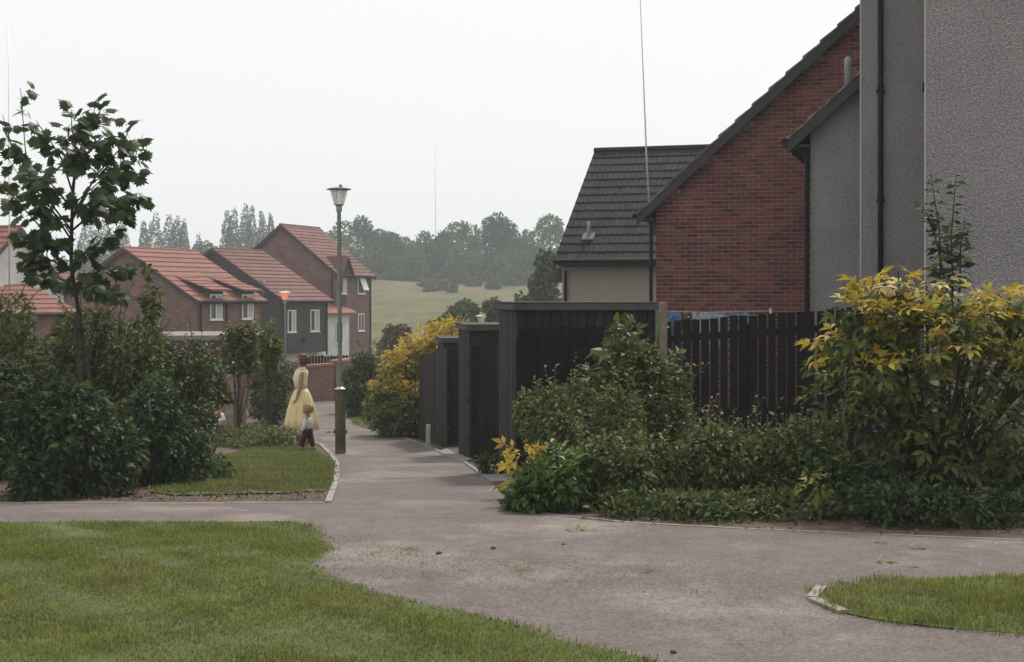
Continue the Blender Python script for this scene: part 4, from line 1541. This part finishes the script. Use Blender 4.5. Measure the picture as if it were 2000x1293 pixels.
# ------------------------------------------------------------------ mid and far trees
def far_tree(name, label, px, ytop, wpx, d, kind='round', m='leaf_far', n=1500, size=None, group=None, base=None, trunk=True, hfrac=.12):
    g = float(gz(d)) if base is None else base
    h = Z(ytop, d) - g
    wx = wpx / F * d / 2
    t = thing(name, label, 'tree' if name != 'shrub' else 'shrub', (X(px, d), d, g - .1), 0, group)
    lumps = []
    if kind == 'poplar':
        wx *= 1.45
        for i in range(11):
            u = i / 10
            rr = wx * (.62 + .38 * math.sin(math.pi * min(1, u * .75 + .2))) * (1 - u ** 6 * .5)
            lumps.append((rng.normal(0, wx * .07), rng.normal(0, wx * .07), h * (.1 + .82 * u), rr * .85, rr * .85, h * .11))
    else:
        for i in range(13):
            a = rng.uniform(0, 2 * math.pi)
            u = rng.random()
            zz = h * (hfrac + .2 + (.70 - hfrac) * u)
            wr = wx * math.sqrt(max(.1, 1 - ((zz / h - .52) / .52) ** 2))
            rr = rng.uniform(.3, .7) * wr
            f = rng.uniform(.28, .48)
            lumps.append((math.cos(a) * rr, math.sin(a) * rr, zz, wx * f, wx * f, min(wx * f, h * .2)))
        lumps.append((0, 0, h * .52, wx * .62, wx * .62, h * .36))
        top = max(l[2] + l[5] for l in lumps)
        lumps = [(a, b, c * h / top * .99, e1, e2, e3) for a, b, c, e1, e2, e3 in lumps]
    sz = size or max(.28, d / (820. if kind == 'poplar' else 560.))
    n = int(n * (4.5 if kind == 'poplar' else 2.2))
    foliage(t, lumps, n, sz, m, *simple_leaf(.75), shell=.5, up=.3, name='crown', droop=.2, form=1.1)
    if trunk:
        mb = MB().tube([(0, 0, 0), (rng.normal(0, .1), 0, h * .4), (0, 0, h * .8)], [max(.1, h * .018), h * .012, .03], 7)
        for l in lumps[:5]:
            mb.tube([(0, 0, h * .3), (l[0] * .6, l[1] * .6, l[2] * .85), l[:3]], [h * .009, h * .006, .02], 5, False)
        mb.build('trunk', 'bark', t)
    return t


ORD = ['first', 'second', 'third', 'fourth', 'fifth', 'sixth', 'seventh', 'eighth', 'ninth', 'tenth', 'eleventh', 'twelfth', 'thirteenth', 'fourteenth', 'fifteenth', 'sixteenth', 'seventeenth', 'eighteenth']
for i, (px, yt, wp) in enumerate([(172, 432, 42), (205, 428, 36), (236, 430, 34)]):
    far_tree('poplar_tree', f'hazy poplar seen through the maple, {ORD[i]} from the left', px, yt, wp, 265, 'poplar', 'leaf_far_dark', 1500, group='poplars behind the maple', base=1)
for i, (px, yt, wp) in enumerate([(281, 434, 18), (303, 418, 28), (330, 422, 26), (345, 424, 20), (360, 432, 17)]):
    far_tree('poplar_tree', f'hazy poplar above the left brick house roof, {ORD[i]} from the left', px, yt, wp, 290, 'poplar', 'leaf_far_dark', 1200, group='poplars above the left roof', base=1)
far_tree('conifer_tree', 'tiny pointed conifer on the skyline between the poplar groups', 388, 458, 12, 300, 'poplar', 'leaf_far_dark', 500, base=2)
for i, (px, yt, wp) in enumerate([(444, 416, 24), (455, 408, 26), (480, 402, 24), (492, 405, 20), (513, 416, 20), (529, 421, 14)]):
    far_tree('poplar_tree', f'tall poplar above the clad house roof, {ORD[i]} from the left', px, yt, wp, 275, 'poplar', 'leaf_far_dark', 1300, group='poplars above the clad house', base=0)
for i, (px, yt, wp) in enumerate([(270, 470, 70), (395, 468, 60), (425, 480, 50), (480, 462, 90), (560, 470, 80), (180, 480, 90), (110, 500, 90)]):
    far_tree('tree', f'low bushy tree under the poplars, {ORD[i]} of its kind', px, yt, wp, 255, 'round', 'leaf_far', 1300, group='bushy trees under the poplars', base=0)
wood = [(660, 446, 84, 'leaf_far'), (697, 421, 92, 'leaf_far_dark'), (735, 446, 60, 'leaf_far'), (768, 452, 56, 'leaf_far'), (800, 462, 80, 'leaf_far'), (838, 452, 78, 'leaf_far_dark'), (872, 448, 56, 'leaf_far'),
        (906, 430, 80, 'leaf_far'), (940, 446, 74, 'leaf_far'), (971, 414, 76, 'leaf_far_dark'), (1002, 434, 70, 'leaf_far_dark'), (1030, 448, 60, 'leaf_far'), (1075, 417, 82, 'leaf_far'), (1120, 440, 90, 'leaf_far'), (1170, 430, 90, 'leaf_far_dark')]
for i, (px, yt, wp, m) in enumerate(wood):
    far_tree('tree', f'hazy woodland tree on the hilltop skyline, {ORD[i]} from the lamp post', px, yt, wp, 262 + 8 * (i % 3), 'round', m, 2200, group='hilltop woodland trees', base=4)
front = [(690, 486, 90), (745, 494, 84), (800, 488, 90), (850, 480, 80), (905, 482, 90), (955, 490, 84), (1005, 486, 90), (1060, 492, 90), (1110, 490, 80)]
for i, (px, yt, wp) in enumerate(front):
    far_tree('tree', f'lower tree along the wood edge above the meadow, {ORD[i]} from the left', px, yt, wp, 246 + 5 * (i % 2), 'round', ['leaf_far', 'leaf_far_dark'][i % 2], 2000, group='lower trees at the wood edge', base=3.4, hfrac=.0)
edge = [(812, 530, 34, 243), (885, 512, 40, 240), (905, 530, 30, 238), (975, 505, 44, 238), (1005, 520, 46, 232), (965, 540, 30, 225), (835, 546, 34, 228), (925, 545, 34, 232),
        (730, 534, 46, 244), (765, 532, 40, 245), (860, 536, 44, 243), (945, 530, 44, 243), (1035, 530, 50, 236), (700, 532, 40, 243)]
for i, (px, yt, wp, dd) in enumerate(edge):
    far_tree('shrub', f'small pale bush at the meadow top, {ORD[i]} of the scattered ones', px, yt, wp, dd, 'round', 'leaf_far', 700, group='scattered bushes at the meadow top', trunk=False, hfrac=-.1)
for i, (px, yt, wp, dd, m) in enumerate([(1062, 486, 92, 80, 'leaf_hill'), (1020, 560, 70, 78, 'leaf_hill')]):
    far_tree('tree', ['hazy green tree rising beside the dark tiled roof', 'green bushy tree right behind the nearest shed roof'][i], px, yt, wp, dd, 'round', m, 3000, .28, hfrac=0.)
far_tree('shrub', 'green bush behind the distant lamp lantern', 905, 582, 100, 84, 'round', 'leaf_hill', 3000, .28, trunk=False, hfrac=-.1)
far_tree('shrub', 'green bush between the lamp lantern and shed roof', 975, 580, 80, 82, 'round', 'leaf_hill', 2600, .28, trunk=False, hfrac=-.1)
far_tree('shrub', 'brownish bush at the meadow foot right of the tall brick house', 775, 632, 70, 70, 'round', 'leaf_far_brown', 2200, .22, trunk=False, hfrac=-.1)
far_tree('shrub', 'green bush low behind the golden topped shrub', 850, 612, 70, 66, 'round', 'leaf_hill', 2200, .24, trunk=False, hfrac=-.1)
bush('grey green hedge shrub right of the lamp post', 664, 740, 690, 38.5, 4500, .11, 'leaf_mid', 8, nsh=14, shl=.4, m2='leaf_olive', frac=.35)
bush('green hedge shrub behind the grass patch', 700, 790, 680, 41, 4500, .11, 'leaf_mid', 8, nsh=14, shl=.4, m2='leaf_olive', frac=.3)
bush('dark low shrub on the path corner beyond the lamp post', 672, 742, 745, 36.6, 3000, .09, 'leaf_dark', 7, nsh=6, m2='leaf_mid')
for i, (px, yt, wp, dd) in enumerate([(840, 549, 26, 216), (862, 546, 30, 218), (884, 552, 22, 214)]):
    far_tree('shrub', f'low brown scrub bush on the open meadow, {ORD[i]} of the patch', px, yt, wp, dd, 'round', 'leaf_far_brown', 500, group='brown scrub on the meadow', trunk=False, hfrac=-.1)


# ------------------------------------------------------------------ people
def skin_obj(name, J, E, m, parent, root, sub=2):
    names = list(J)
    me = bpy.data.meshes.new(name)
    me.from_pydata([J[k][:3] for k in names], [(names.index(a), names.index(b)) for a, b in E], [])
    me.materials.append(MATS[m])
    o = link(name, me, parent)
    md = o.modifiers.new('skin', 'SKIN')
    md.use_smooth_shade = True
    md.branch_smoothing = .4
    for i, k in enumerate(names):
        sv = me.skin_vertices[0].data[i]
        r = J[k][3]
        sv.radius = r if isinstance(r, tuple) else (r, r)
        sv.use_root = (k == root)
    ss = o.modifiers.new('sub', 'SUBSURF')
    ss.levels = ss.render_levels = sub
    return o


def hand(J, E, s, wrist, pal, dirv, side):
    """palm and five fingers; dirv = pointing direction, side = thumb-side direction"""
    d_, t_ = Vector(dirv).normalized(), Vector(side).normalized()
    p = Vector(pal)
    u = d_.cross(t_).normalized()
    k = .012 if len(wrist) > 6 else .012
    sc = hand.scale
    for i, (off, ln) in enumerate(((.026, .07), (.009, .08), (-.009, .075), (-.026, .058))):
        a = p + t_ * off * sc + d_ * .035 * sc
        b = a + d_ * ln * .5 * sc + u * .006 * sc
        c = b + d_ * ln * .5 * sc + u * .022 * sc
        J[f'{s}f{i}a'] = (*a, .0105 * sc)
        J[f'{s}f{i}b'] = (*b, .009 * sc)
        J[f'{s}f{i}c'] = (*c, .0075 * sc)
        E += [(wrist, f'{s}f{i}a'), (f'{s}f{i}a', f'{s}f{i}b'), (f'{s}f{i}b', f'{s}f{i}c')]
    a = p + t_ * .035 * sc - d_ * .015 * sc
    b = a + (t_ * .6 + d_).normalized() * .045 * sc
    J[s + 'tha'] = (*a, .012 * sc)
    J[s + 'thb'] = (*b, .009 * sc)
    E += [(wrist, s + 'tha'), (s + 'tha', s + 'thb')]


hand.scale = 1.0


def loft(name, rings, m, parent, n=40, pleat=0., pn=15, solid=.006):
    """rings: (cx, cy, z, rx, ry, pleat factor)"""
    V, Fc = [], []
    for cx, cy, z, rx, ry, pf in rings:
        for k in range(n):
            q = 2 * math.pi * k / n
            f = 1 + pleat * pf * math.sin(pn * q + .6 * math.sin(3 * q))
            V.append((cx + rx * f * math.cos(q), cy + ry * f * math.sin(q), z))
    for i in range(len(rings) - 1):
        for k in range(n):
            Fc.append((i * n + k, i * n + (k + 1) % n, (i + 1) * n + (k + 1) % n, (i + 1) * n + k))
    o = link(name, mesh(name, V, Fc, m, True), parent)
    s = o.modifiers.new('solid', 'SOLIDIFY')
    s.thickness = solid
    return o


def hair_cap(name, c, r, m, parent, cut, curl=.012, seed=1, back=1.15):
    bm = bmesh.new()
    bmesh.ops.create_icosphere(bm, subdivisions=4, radius=1)
    rn = np.random.default_rng(seed)
    for v in bm.verts:
        x, y, z = v.co
        wob = 1 + curl / r * (math.sin(9 * x + seed) * math.cos(8 * y) + .7 * math.sin(15 * z + 5 * y) + .5 * math.cos(21 * x + 13 * z))
        f = back if x < 0 else 1.0
        v.co = Vector((x * r * f * wob, y * r * .98 * wob, z * r * 1.05 * wob)) + Vector(c)
    dl = [v for v in bm.verts if (v.co.x - c[0]) > cut[0] and (v.co.z - c[2]) < cut[1]] + [v for v in bm.verts if v.co.z - c[2] < cut[2]]
    bmesh.ops.delete(bm, geom=list(set(dl)), context='VERTS')
    me = bpy.data.meshes.new(name)
    bm.to_mesh(me)
    bm.free()
    me.materials.append(MATS[m])
    me.polygons.foreach_set('use_smooth', [True] * len(me.polygons))
    return link(name, me, parent)


def face_bits(body, eyes, mouth, r):
    for s in (-1, 1):
        MB().tube([(eyes[0], s * eyes[1], eyes[2] - r * .1), (eyes[0] + r * .6, s * eyes[1], eyes[2] - r * .1)], [r * .8, r * .5], 8).build('eye', 'shoe_dark', body)
    MB().box(mouth[0], mouth[0] + .006, -r * 2.2, r * 2.2, mouth[1] - .004, mouth[1] + .004).build('mouth', 'clod', body)


# woman, side on, looking to the left
wd_ = 28.2
wm = thing('person', 'woman in a sleeveless yellow dress standing side on at the path edge', 'person', (X(589, wd_), wd_, float(gz(wd_)) - .0), math.pi + .12)
J = {'pel': (0, 0, .9, (.12, .15)), 'wai': (0, 0, 1.05, (.10, .12)), 'che': (.015, 0, 1.2, (.11, .135)), 'uch': (-.01, 0, 1.33, (.085, .12)), 'nec': (.0, 0, 1.42, .056), 'jaw': (.03, 0, 1.49, (.062, .06)), 'hea': (.012, 0, 1.565, (.085, .075)), 'cro': (.0, 0, 1.63, .055),
     'nos': (.112, 0, 1.525, .013)}
E = [('pel', 'wai'), ('wai', 'che'), ('che', 'uch'), ('uch', 'nec'), ('nec', 'jaw'), ('jaw', 'hea'), ('hea', 'cro'), ('hea', 'nos')]
for s, n_ in ((1, 'l'), (-1, 'r')):
    J.update({n_ + 'sh': (-.01, s * .145, 1.35, .055), n_ + 'el': (-.0 + (.02 if s > 0 else 0), s * .2, 1.06, .042), n_ + 'wr': (.09, s * .2, .83, .028), n_ + 'pa': (.11, s * .2, .76, .03),
              n_ + 'hi': (0, s * .085, .84, .09), n_ + 'kn': (.02, s * .08, .47, .056), n_ + 'an': (-.02, s * .08, .085, .036), n_ + 'he': (-.035, s * .08, .035, .03), n_ + 'to': (.13, s * .095, .028, .028)})
    E += [('uch', n_ + 'sh'), (n_ + 'sh', n_ + 'el'), (n_ + 'el', n_ + 'wr'), (n_ + 'wr', n_ + 'pa'), ('pel', n_ + 'hi'), (n_ + 'hi', n_ + 'kn'), (n_ + 'kn', n_ + 'an'), (n_ + 'an', n_ + 'he'), (n_ + 'an', n_ + 'to')]
    hand.scale = .95
    hand(J, E, n_, n_ + 'pa', (.11, s * .2, .76), (.18, 0, -1), (1, 0, .1))
body = skin_obj('body', J, E, 'skin', wm, 'pel')
face_bits(body, (.083, .03, 1.56), (.09, 1.475), .009)
for s in (-1, 1):
    MB().tube([(.0, s * .07, 1.53), (.0, s * .088, 1.555), (.0, s * .075, 1.58)], [.012, .014, .01], 6).build('ear', 'skin', body, True)
    MB().tube([(-.045, s * .085, .03), (.03, s * .09, .035), (.15, s * .098, .022)], [.034, .042, .028], 8).build('shoe', 'shoe_white', wm, True)
loft('dress_bodice', [(0, 0, 1.385, .1, .115, 0), (.0, 0, 1.33, .13, .145, 0), (.03, 0, 1.22, .14, .155, 0), (.018, 0, 1.12, .125, .145, 0), (.005, 0, .985, .11, .13, 0)], 'dress_top', wm, 28)
for s in (-1, 1):
    MB().tube([(-.09, s * .075, 1.36), (-.04, s * .09, 1.41), (.04, s * .085, 1.405), (.1, s * .07, 1.35)], [.02, .025, .025, .02], 8).build('shoulder_strap', 'dress_top', wm, True)
MB().lathe([(.12, .965), (.125, .98), (.125, 1.0), (.12, 1.015)], 24, (.005, 0, 0)).build('waistband', 'dress_yellow', wm)
loft('dress_skirt', [(.005, 0, 1.0, .115, .135, 0), (.0, 0, .95, .145, .165, .4), (0, 0, .82, .2, .21, .7), (.0, 0, .6, .265, .265, .9), (.005, 0, .4, .3, .295, 1), (.01, 0, .195, .335, .325, 1)], 'dress_yellow', wm, 120, .06, 13)
hair_cap('hair', (-.012, 0, 1.585), .112, 'hair_brown', wm, (.055, .02, -.15), .014, 3, 1.35)

# small boy seen from behind, walking
bd = gd(881)
by = thing('person', 'small boy in grey shirt and maroon trousers beside the lamp post', 'person', (X(601, bd), bd, float(gz(bd)) + .0), R(158))
J = {'pel': (0, 0, .36, (.075, .09)), 'wai': (0, 0, .44, .075), 'che': (0, 0, .53, (.07, .085)), 'nec': (0, 0, .605, .036), 'jaw': (.015, 0, .655, .055), 'hea': (.005, 0, .73, .083), 'cro': (-.005, 0, .785, .055), 'nos': (.098, 0, .69, .012)}
E = [('pel', 'wai'), ('wai', 'che'), ('che', 'nec'), ('nec', 'jaw'), ('jaw', 'hea'), ('hea', 'cro'), ('hea', 'nos')]
for s, n_ in ((1, 'l'), (-1, 'r')):
    st_ = .075 * s
    J.update({n_ + 'sh': (0, s * .085, .565, .034), n_ + 'el': (-.01, s * .125, .45, .028), n_ + 'wr': (.04, s * .135, .35, .02), n_ + 'pa': (.05, s * .135, .32, .02),
              n_ + 'hi': (0, s * .05, .32, .06), n_ + 'kn': (st_ + .02, s * .055, .18, .042), n_ + 'an': (st_, s * .06, .05, .028), n_ + 'to': (st_ + .075, s * .065, .022, .022)})
    E += [('che', n_ + 'sh'), (n_ + 'sh', n_ + 'el'), (n_ + 'el', n_ + 'wr'), (n_ + 'wr', n_ + 'pa'), ('pel', n_ + 'hi'), (n_ + 'hi', n_ + 'kn'), (n_ + 'kn', n_ + 'an'), (n_ + 'an', n_ + 'to')]
    hand.scale = .55
    hand(J, E, n_, n_ + 'pa', (.05, s * .135, .32), (.2, 0, -1), (1, 0, .1))
body = skin_obj('body', J, E, 'skin', by, 'pel')
face_bits(body, (.078, .028, .72), (.07, .65), .008)
for s in (-1, 1):
    MB().tube([(.0, s * .078, .69), (.0, s * .092, .71), (.0, s * .082, .735)], [.01, .013, .009], 6).build('ear', 'skin', body, True)
    MB().tube([(.075 * s - .035, s * .06, .025), (.075 * s + .03, s * .063, .028), (.075 * s + .09, s * .066, .02)], [.028, .034, .022], 8).build('shoe', 'shoe_dark', by, True)
TJ = {'p': (0, 0, .37, (.092, .1)), 'w': (0, 0, .44, (.088, .095))}
TE = [('p', 'w')]
SJ = {'p': (0, 0, .37, (.096, .104)), 'w': (0, 0, .46, (.092, .1)), 'c': (0, 0, .545, (.08, .095)), 'n': (0, 0, .6, .048)}
SE = [('p', 'w'), ('w', 'c'), ('c', 'n')]
for s, n_ in ((1, 'l'), (-1, 'r')):
    TJ.update({n_ + 'h': (0, s * .052, .31, .072), n_ + 'k': (.06 * s + .02, s * .057, .18, .056), n_ + 'a': (.075 * s, s * .062, .065, .045)})
    TE += [('p', n_ + 'h'), (n_ + 'h', n_ + 'k'), (n_ + 'k', n_ + 'a')]
    SJ.update({n_ + 's': (0, s * .088, .56, .046), n_ + 'e': (-.01, s * .128, .45, .04), n_ + 'w': (.035, s * .137, .365, .03)})
    SE += [('c', n_ + 's'), (n_ + 's', n_ + 'e'), (n_ + 'e', n_ + 'w')]
skin_obj('trousers', TJ, TE, 'trousers', by, 'p')
skin_obj('shirt', SJ, SE, 'shirt_grey', by, 'p')
hair_cap('hair', (-.004, 0, .745), .096, 'hair_light', by, (.045, .02, -.075), .004, 5, 1.1)

# small girl reaching into the shrub
gd_ = 28.3
gl = thing('person', 'small blond girl in white top reaching into the dark shrub', 'person', (X(432, gd_), gd_, Z(780, gd_) - .86), math.pi - .1)
J = {'pel': (0, 0, .37, (.075, .085)), 'wai': (.01, 0, .45, .072), 'che': (.025, 0, .55, (.068, .08)), 'nec': (.035, 0, .63, .034), 'jaw': (.055, 0, .68, .052), 'hea': (.045, 0, .755, .082), 'cro': (.03, 0, .81, .055), 'nos': (.138, 0, .715, .012)}
E = [('pel', 'wai'), ('wai', 'che'), ('che', 'nec'), ('nec', 'jaw'), ('jaw', 'hea'), ('hea', 'cro'), ('hea', 'nos')]
for s, n_ in ((1, 'l'), (-1, 'r')):
    J.update({n_ + 'sh': (.03, s * .085, .585, .034), n_ + 'el': (.12, s * .1, .53, .027), n_ + 'wr': (.21, s * .085, .57, .02), n_ + 'pa': (.235, s * .08, .595, .02),
              n_ + 'hi': (0, s * .05, .33, .06), n_ + 'kn': (.02, s * .055, .18, .042), n_ + 'an': (0, s * .06, .05, .028), n_ + 'to': (.075, s * .065, .022, .022)})
    E += [('che', n_ + 'sh'), (n_ + 'sh', n_ + 'el'), (n_ + 'el', n_ + 'wr'), (n_ + 'wr', n_ + 'pa'), ('pel', n_ + 'hi'), (n_ + 'hi', n_ + 'kn'), (n_ + 'kn', n_ + 'an'), (n_ + 'an', n_ + 'to')]
    hand.scale = .55
    hand(J, E, n_, n_ + 'pa', (.235, s * .08, .595), (.7, 0, .7), (0, -s, .2))
body = skin_obj('body', J, E, 'skin', gl, 'pel')
face_bits(body, (.118, .028, .745), (.11, .675), .008)
SJ = {'p': (0, 0, .4, (.1, .105)), 'w': (.01, 0, .47, (.09, .095)), 'c': (.025, 0, .55, (.078, .09)), 'n': (.03, 0, .595, .06)}
skin_obj('vest_top', SJ, [('p', 'w'), ('w', 'c'), ('c', 'n')], 'top_white', gl, 'p')
TJ = {'p': (0, 0, .37, (.09, .1)), 'lh': (0, .052, .31, .072), 'lk': (.01, .056, .22, .06), 'rh': (0, -.052, .31, .072), 'rk': (.01, -.056, .22, .06)}
skin_obj('shorts', TJ, [('p', 'lh'), ('lh', 'lk'), ('p', 'rh'), ('rh', 'rk')], 'shorts_blue', gl, 'p')
for s in (-1, 1):
    MB().tube([(-.035, s * .06, .025), (.03, s * .063, .028), (.09, s * .066, .02)], [.028, .034, .022], 8).build('shoe', 'shoe_white', gl, True)
hair_cap('hair', (.035, 0, .775), .097, 'hair_blond', gl, (.045, .02, -.1), .006, 8, 1.15)

# ------------------------------------------------------------------ small things on the ground
def scrap(name, label, cat, px, py, pts, m, h=.01):
    x, y = G(px, py)
    z = float(gz(y)) + .008
    n = len(pts)
    V = [(a, b, h * (.3 + random.random())) for a, b in pts] + [(a, b, 0) for a, b in pts]
    Fc = [tuple(range(n)), tuple(range(n, 2 * n))[::-1]] + [(i, (i + 1) % n, (i + 1) % n + n, i + n) for i in range(n)]
    o = link(name, mesh(name, V, Fc, m))
    o.location = (x, y, z)
    return tag(o, label, cat)


def fallen(label, px, py, sc, m, rz):
    x, y = G(px, py)
    TV, TF = compound_leaf(2)
    V = TV * sc
    V[:, 2] = .012 + .9 * np.abs(V[:, 2]) + .012 * np.sin(V[:, 0] * 40)
    o = link('fallen_leaf', big_mesh('fallen_leaf', V, TF, m))
    o.location = (x, y, float(gz(y)) + .004)
    o.rotation_euler = (0, 0, rz)
    tag(o, label, 'leaf')


fallen('green yellow leaf spray lying on the path near the spilling shrub', 1098, 1038, .2, 'leaf_lime', .3)
fallen('pale leaf spray lying left of the two on the right path', 1704, 1099, .16, 'leaf_lime', -.2)
fallen('small pale leaf nearest the grass island on the right path', 1772, 1111, .09, 'leaf_lime', .5)
fallen('green leaf on the path below the golden shrub', 1774, 1074, .14, 'leaf_bright', .1)
fallen('brown yellow leaf at the kerb below the golden shrub', 1738, 1063, .12, 'dead_leaf', 2.8)
scrap('paper_scrap', 'thin white paper strip on the crossing path at left', 'litter', 472, 999, [(-.05, 0), (.05, .004), (.05, -.01), (-.05, -.016)], 'litter_white', .006)
t = thing('litter_scrap', 'black and white scrap on the path left of the lamp base', 'litter', (X(645, 30.3), 30.3, float(gz(30.3)) + .007))
MB().add([(-.1, -.02, 0), (.02, -.03, 0), (.05, .02, 0), (-.06, .04, 0), (-.03, 0, .03), (.0, .01, .025)], [(0, 1, 4), (1, 2, 5, 4), (2, 3, 5), (3, 0, 4, 5), (3, 2, 1, 0)]).build('dark_half', 'litter_dark', t)
MB().add([(.03, -.02, 0), (.1, -.01, 0), (.08, .03, 0), (.04, .03, 0), (.075, 0, .075)], [(0, 1, 4), (1, 2, 4), (2, 3, 4), (3, 0, 4), (3, 2, 1, 0)]).build('white_half', 'litter_white', t)
scrap('paper_scrap', 'white scraps on the verge edging behind the boy', 'litter', 572, 862, [(-.12, 0), (-.03, .05), (.08, .03), (.1, -.03), (-.02, -.06)], 'litter_white', .03)


def lump(name, label, cat, px, py, r, m):
    x, y = G(px, py)
    bm = bmesh.new()
    bmesh.ops.create_icosphere(bm, subdivisions=2, radius=r)
    for v in bm.verts:
        v.co *= random.uniform(.65, 1.15)
        v.co.z = max(v.co.z * .55, -.004)
    me = bpy.data.meshes.new(name)
    bm.to_mesh(me)
    bm.free()
    me.materials.append(MATS[m])
    o = link(name, me)
    o.location = (x, y, float(gz(y)) + .012)
    return tag(o, label, cat)


lump('mud_clod', 'dark mud clod on the path centre below the lamp post', 'mud', 857, 1084, .022, 'clod')
lump('mud_clod', 'small dark mud clod right of the larger clod on path', 'mud', 963, 1074, .02, 'clod')
lump('mud_clod', 'tiny dark clod on the path before the spilling shrub', 'mud', 1100, 1066, .012, 'clod')
lump('mud_clod', 'dark clod lying on the lawn near its far right corner', 'mud', 428, 1063, .03, 'clod')
lump('mud_clod', 'dark clod on the path at the bottom right', 'mud', 1315, 1278, .016, 'clod')

# grass clippings and crumbs on the asphalt
n = 5200
cl = []
for px, py, sx_, sy_, k in ((760, 1085, 70, 9, 420), (690, 1056, 40, 5, 130), (1000, 1105, 130, 8, 480), (960, 1130, 160, 14, 420), (1190, 1130, 140, 20, 330), (1330, 1170, 140, 20, 260), (1500, 1150, 90, 20, 200), (650, 1110, 40, 14, 160), (1270, 1118, 16, 3, 90), (1015, 1118, 12, 3, 90), (800, 1075, 14, 2, 90), (830, 1128, 60, 5, 70), (1250, 1240, 250, 25, 160), (900, 1050, 500, 40, 300)):
    for _ in range(k):
        a, b = px + random.gauss(0, sx_), py + random.gauss(0, sy_)
        if b > 1000:
            cl.append(G(a, b))
cl = np.array(cl)
k = inside(path_poly, cl[:, 0], cl[:, 1]) & ~inside(lawn_poly, cl[:, 0], cl[:, 1]) & ~inside(isl_poly, cl[:, 0], cl[:, 1])
cl = cl[k]
n = len(cl)
V, Fc = stamp(*simple_leaf(.3), np.stack([cl[:, 0], cl[:, 1], gz(cl[:, 1]) + .011], 1), np.concatenate([rng.normal(0, 1, (n, 2)), rng.normal(.1, .15, (n, 1))], 1), np.array([0, 0, 1.]) + rng.normal(0, .2, (n, 3)), rng.uniform(.008, .024, n))
tag(link('grass_clippings', big_mesh('grass_clippings', V, Fc, 'verge_grass')), 'dry grass clippings scattered across the path junction', 'clippings', kind='stuff')
n = 1500
x, y = rng.uniform(-3, 4, n), rng.uniform(6, 24, n)
k = inside(path_poly, x, y) & ~inside(lawn_poly, x, y) & ~inside(isl_poly, x, y)
x, y = x[k], y[k]
n = len(x)
gv = np.array([(0, 0, 0), (1, .1, 0), (.9, .8, 0), (.1, .9, 0), (.5, .45, .6)])
gf = np.array([(0, 1, 4, 4), (1, 2, 4, 4), (2, 3, 4, 4), (3, 0, 4, 4)])[:, :3]
V, Fc = stamp(gv, gf, np.stack([x, y, gz(y) + .007], 1), np.concatenate([rng.normal(0, 1, (n, 2)), np.zeros((n, 1))], 1), np.tile([0, 0, 1.], (n, 1)), rng.uniform(.004, .011, n))
tag(link('grit', big_mesh('grit', V, Fc, 'concrete')), 'loose pale grit scattered on the asphalt path', 'grit', kind='stuff')
# leaf litter in the beds
n = 2200
x = np.concatenate([rng.uniform(-5, -1.6, n), rng.uniform(-1, 4.5, n)])
y = np.concatenate([rng.uniform(12.7, 15, n), rng.uniform(10, 12.5, n)])
k = ~inside(path_poly, x, y) & ~inside(mid_poly, x, y)
x, y = x[k], y[k]
n = len(x)
V, Fc = stamp(*simple_leaf(.6), np.stack([x, y, gz(y) + .012], 1), np.concatenate([rng.normal(0, 1, (n, 2)), rng.normal(.1, .2, (n, 1))], 1), np.array([0, 0, 1.]) + rng.normal(0, .3, (n, 3)), rng.uniform(.02, .05, n))
tag(link('leaf_litter', big_mesh('leaf_litter', V, Fc, 'dead_leaf')), 'brown dead leaf litter on the soil beds', 'leaf litter', kind='stuff')

# ------------------------------------------------------------------ haze
hb = MB().box(-330, 330, -48, 530, -6.5, 34).build('haze', 'soil')
hm = bpy.data.materials.new('haze_air')
hm.use_nodes = True
for nd in list(hm.node_tree.nodes):
    if nd.type != 'OUTPUT_MATERIAL':
        hm.node_tree.nodes.remove(nd)
pv = hm.node_tree.nodes.new('ShaderNodeVolumePrincipled')
pv.inputs['Color'].default_value = (.88, .95, 1, 1)
pv.inputs['Density'].default_value = .0009
pv.inputs['Anisotropy'].default_value = 0
hm.node_tree.links.new(pv.outputs[0], hm.node_tree.nodes['Material Output'].inputs['Volume'])
hb.data.materials.clear()
hb.data.materials.append(hm)
tag(hb, 'pale summer haze filling the air over the scene', 'haze', kind='stuff')
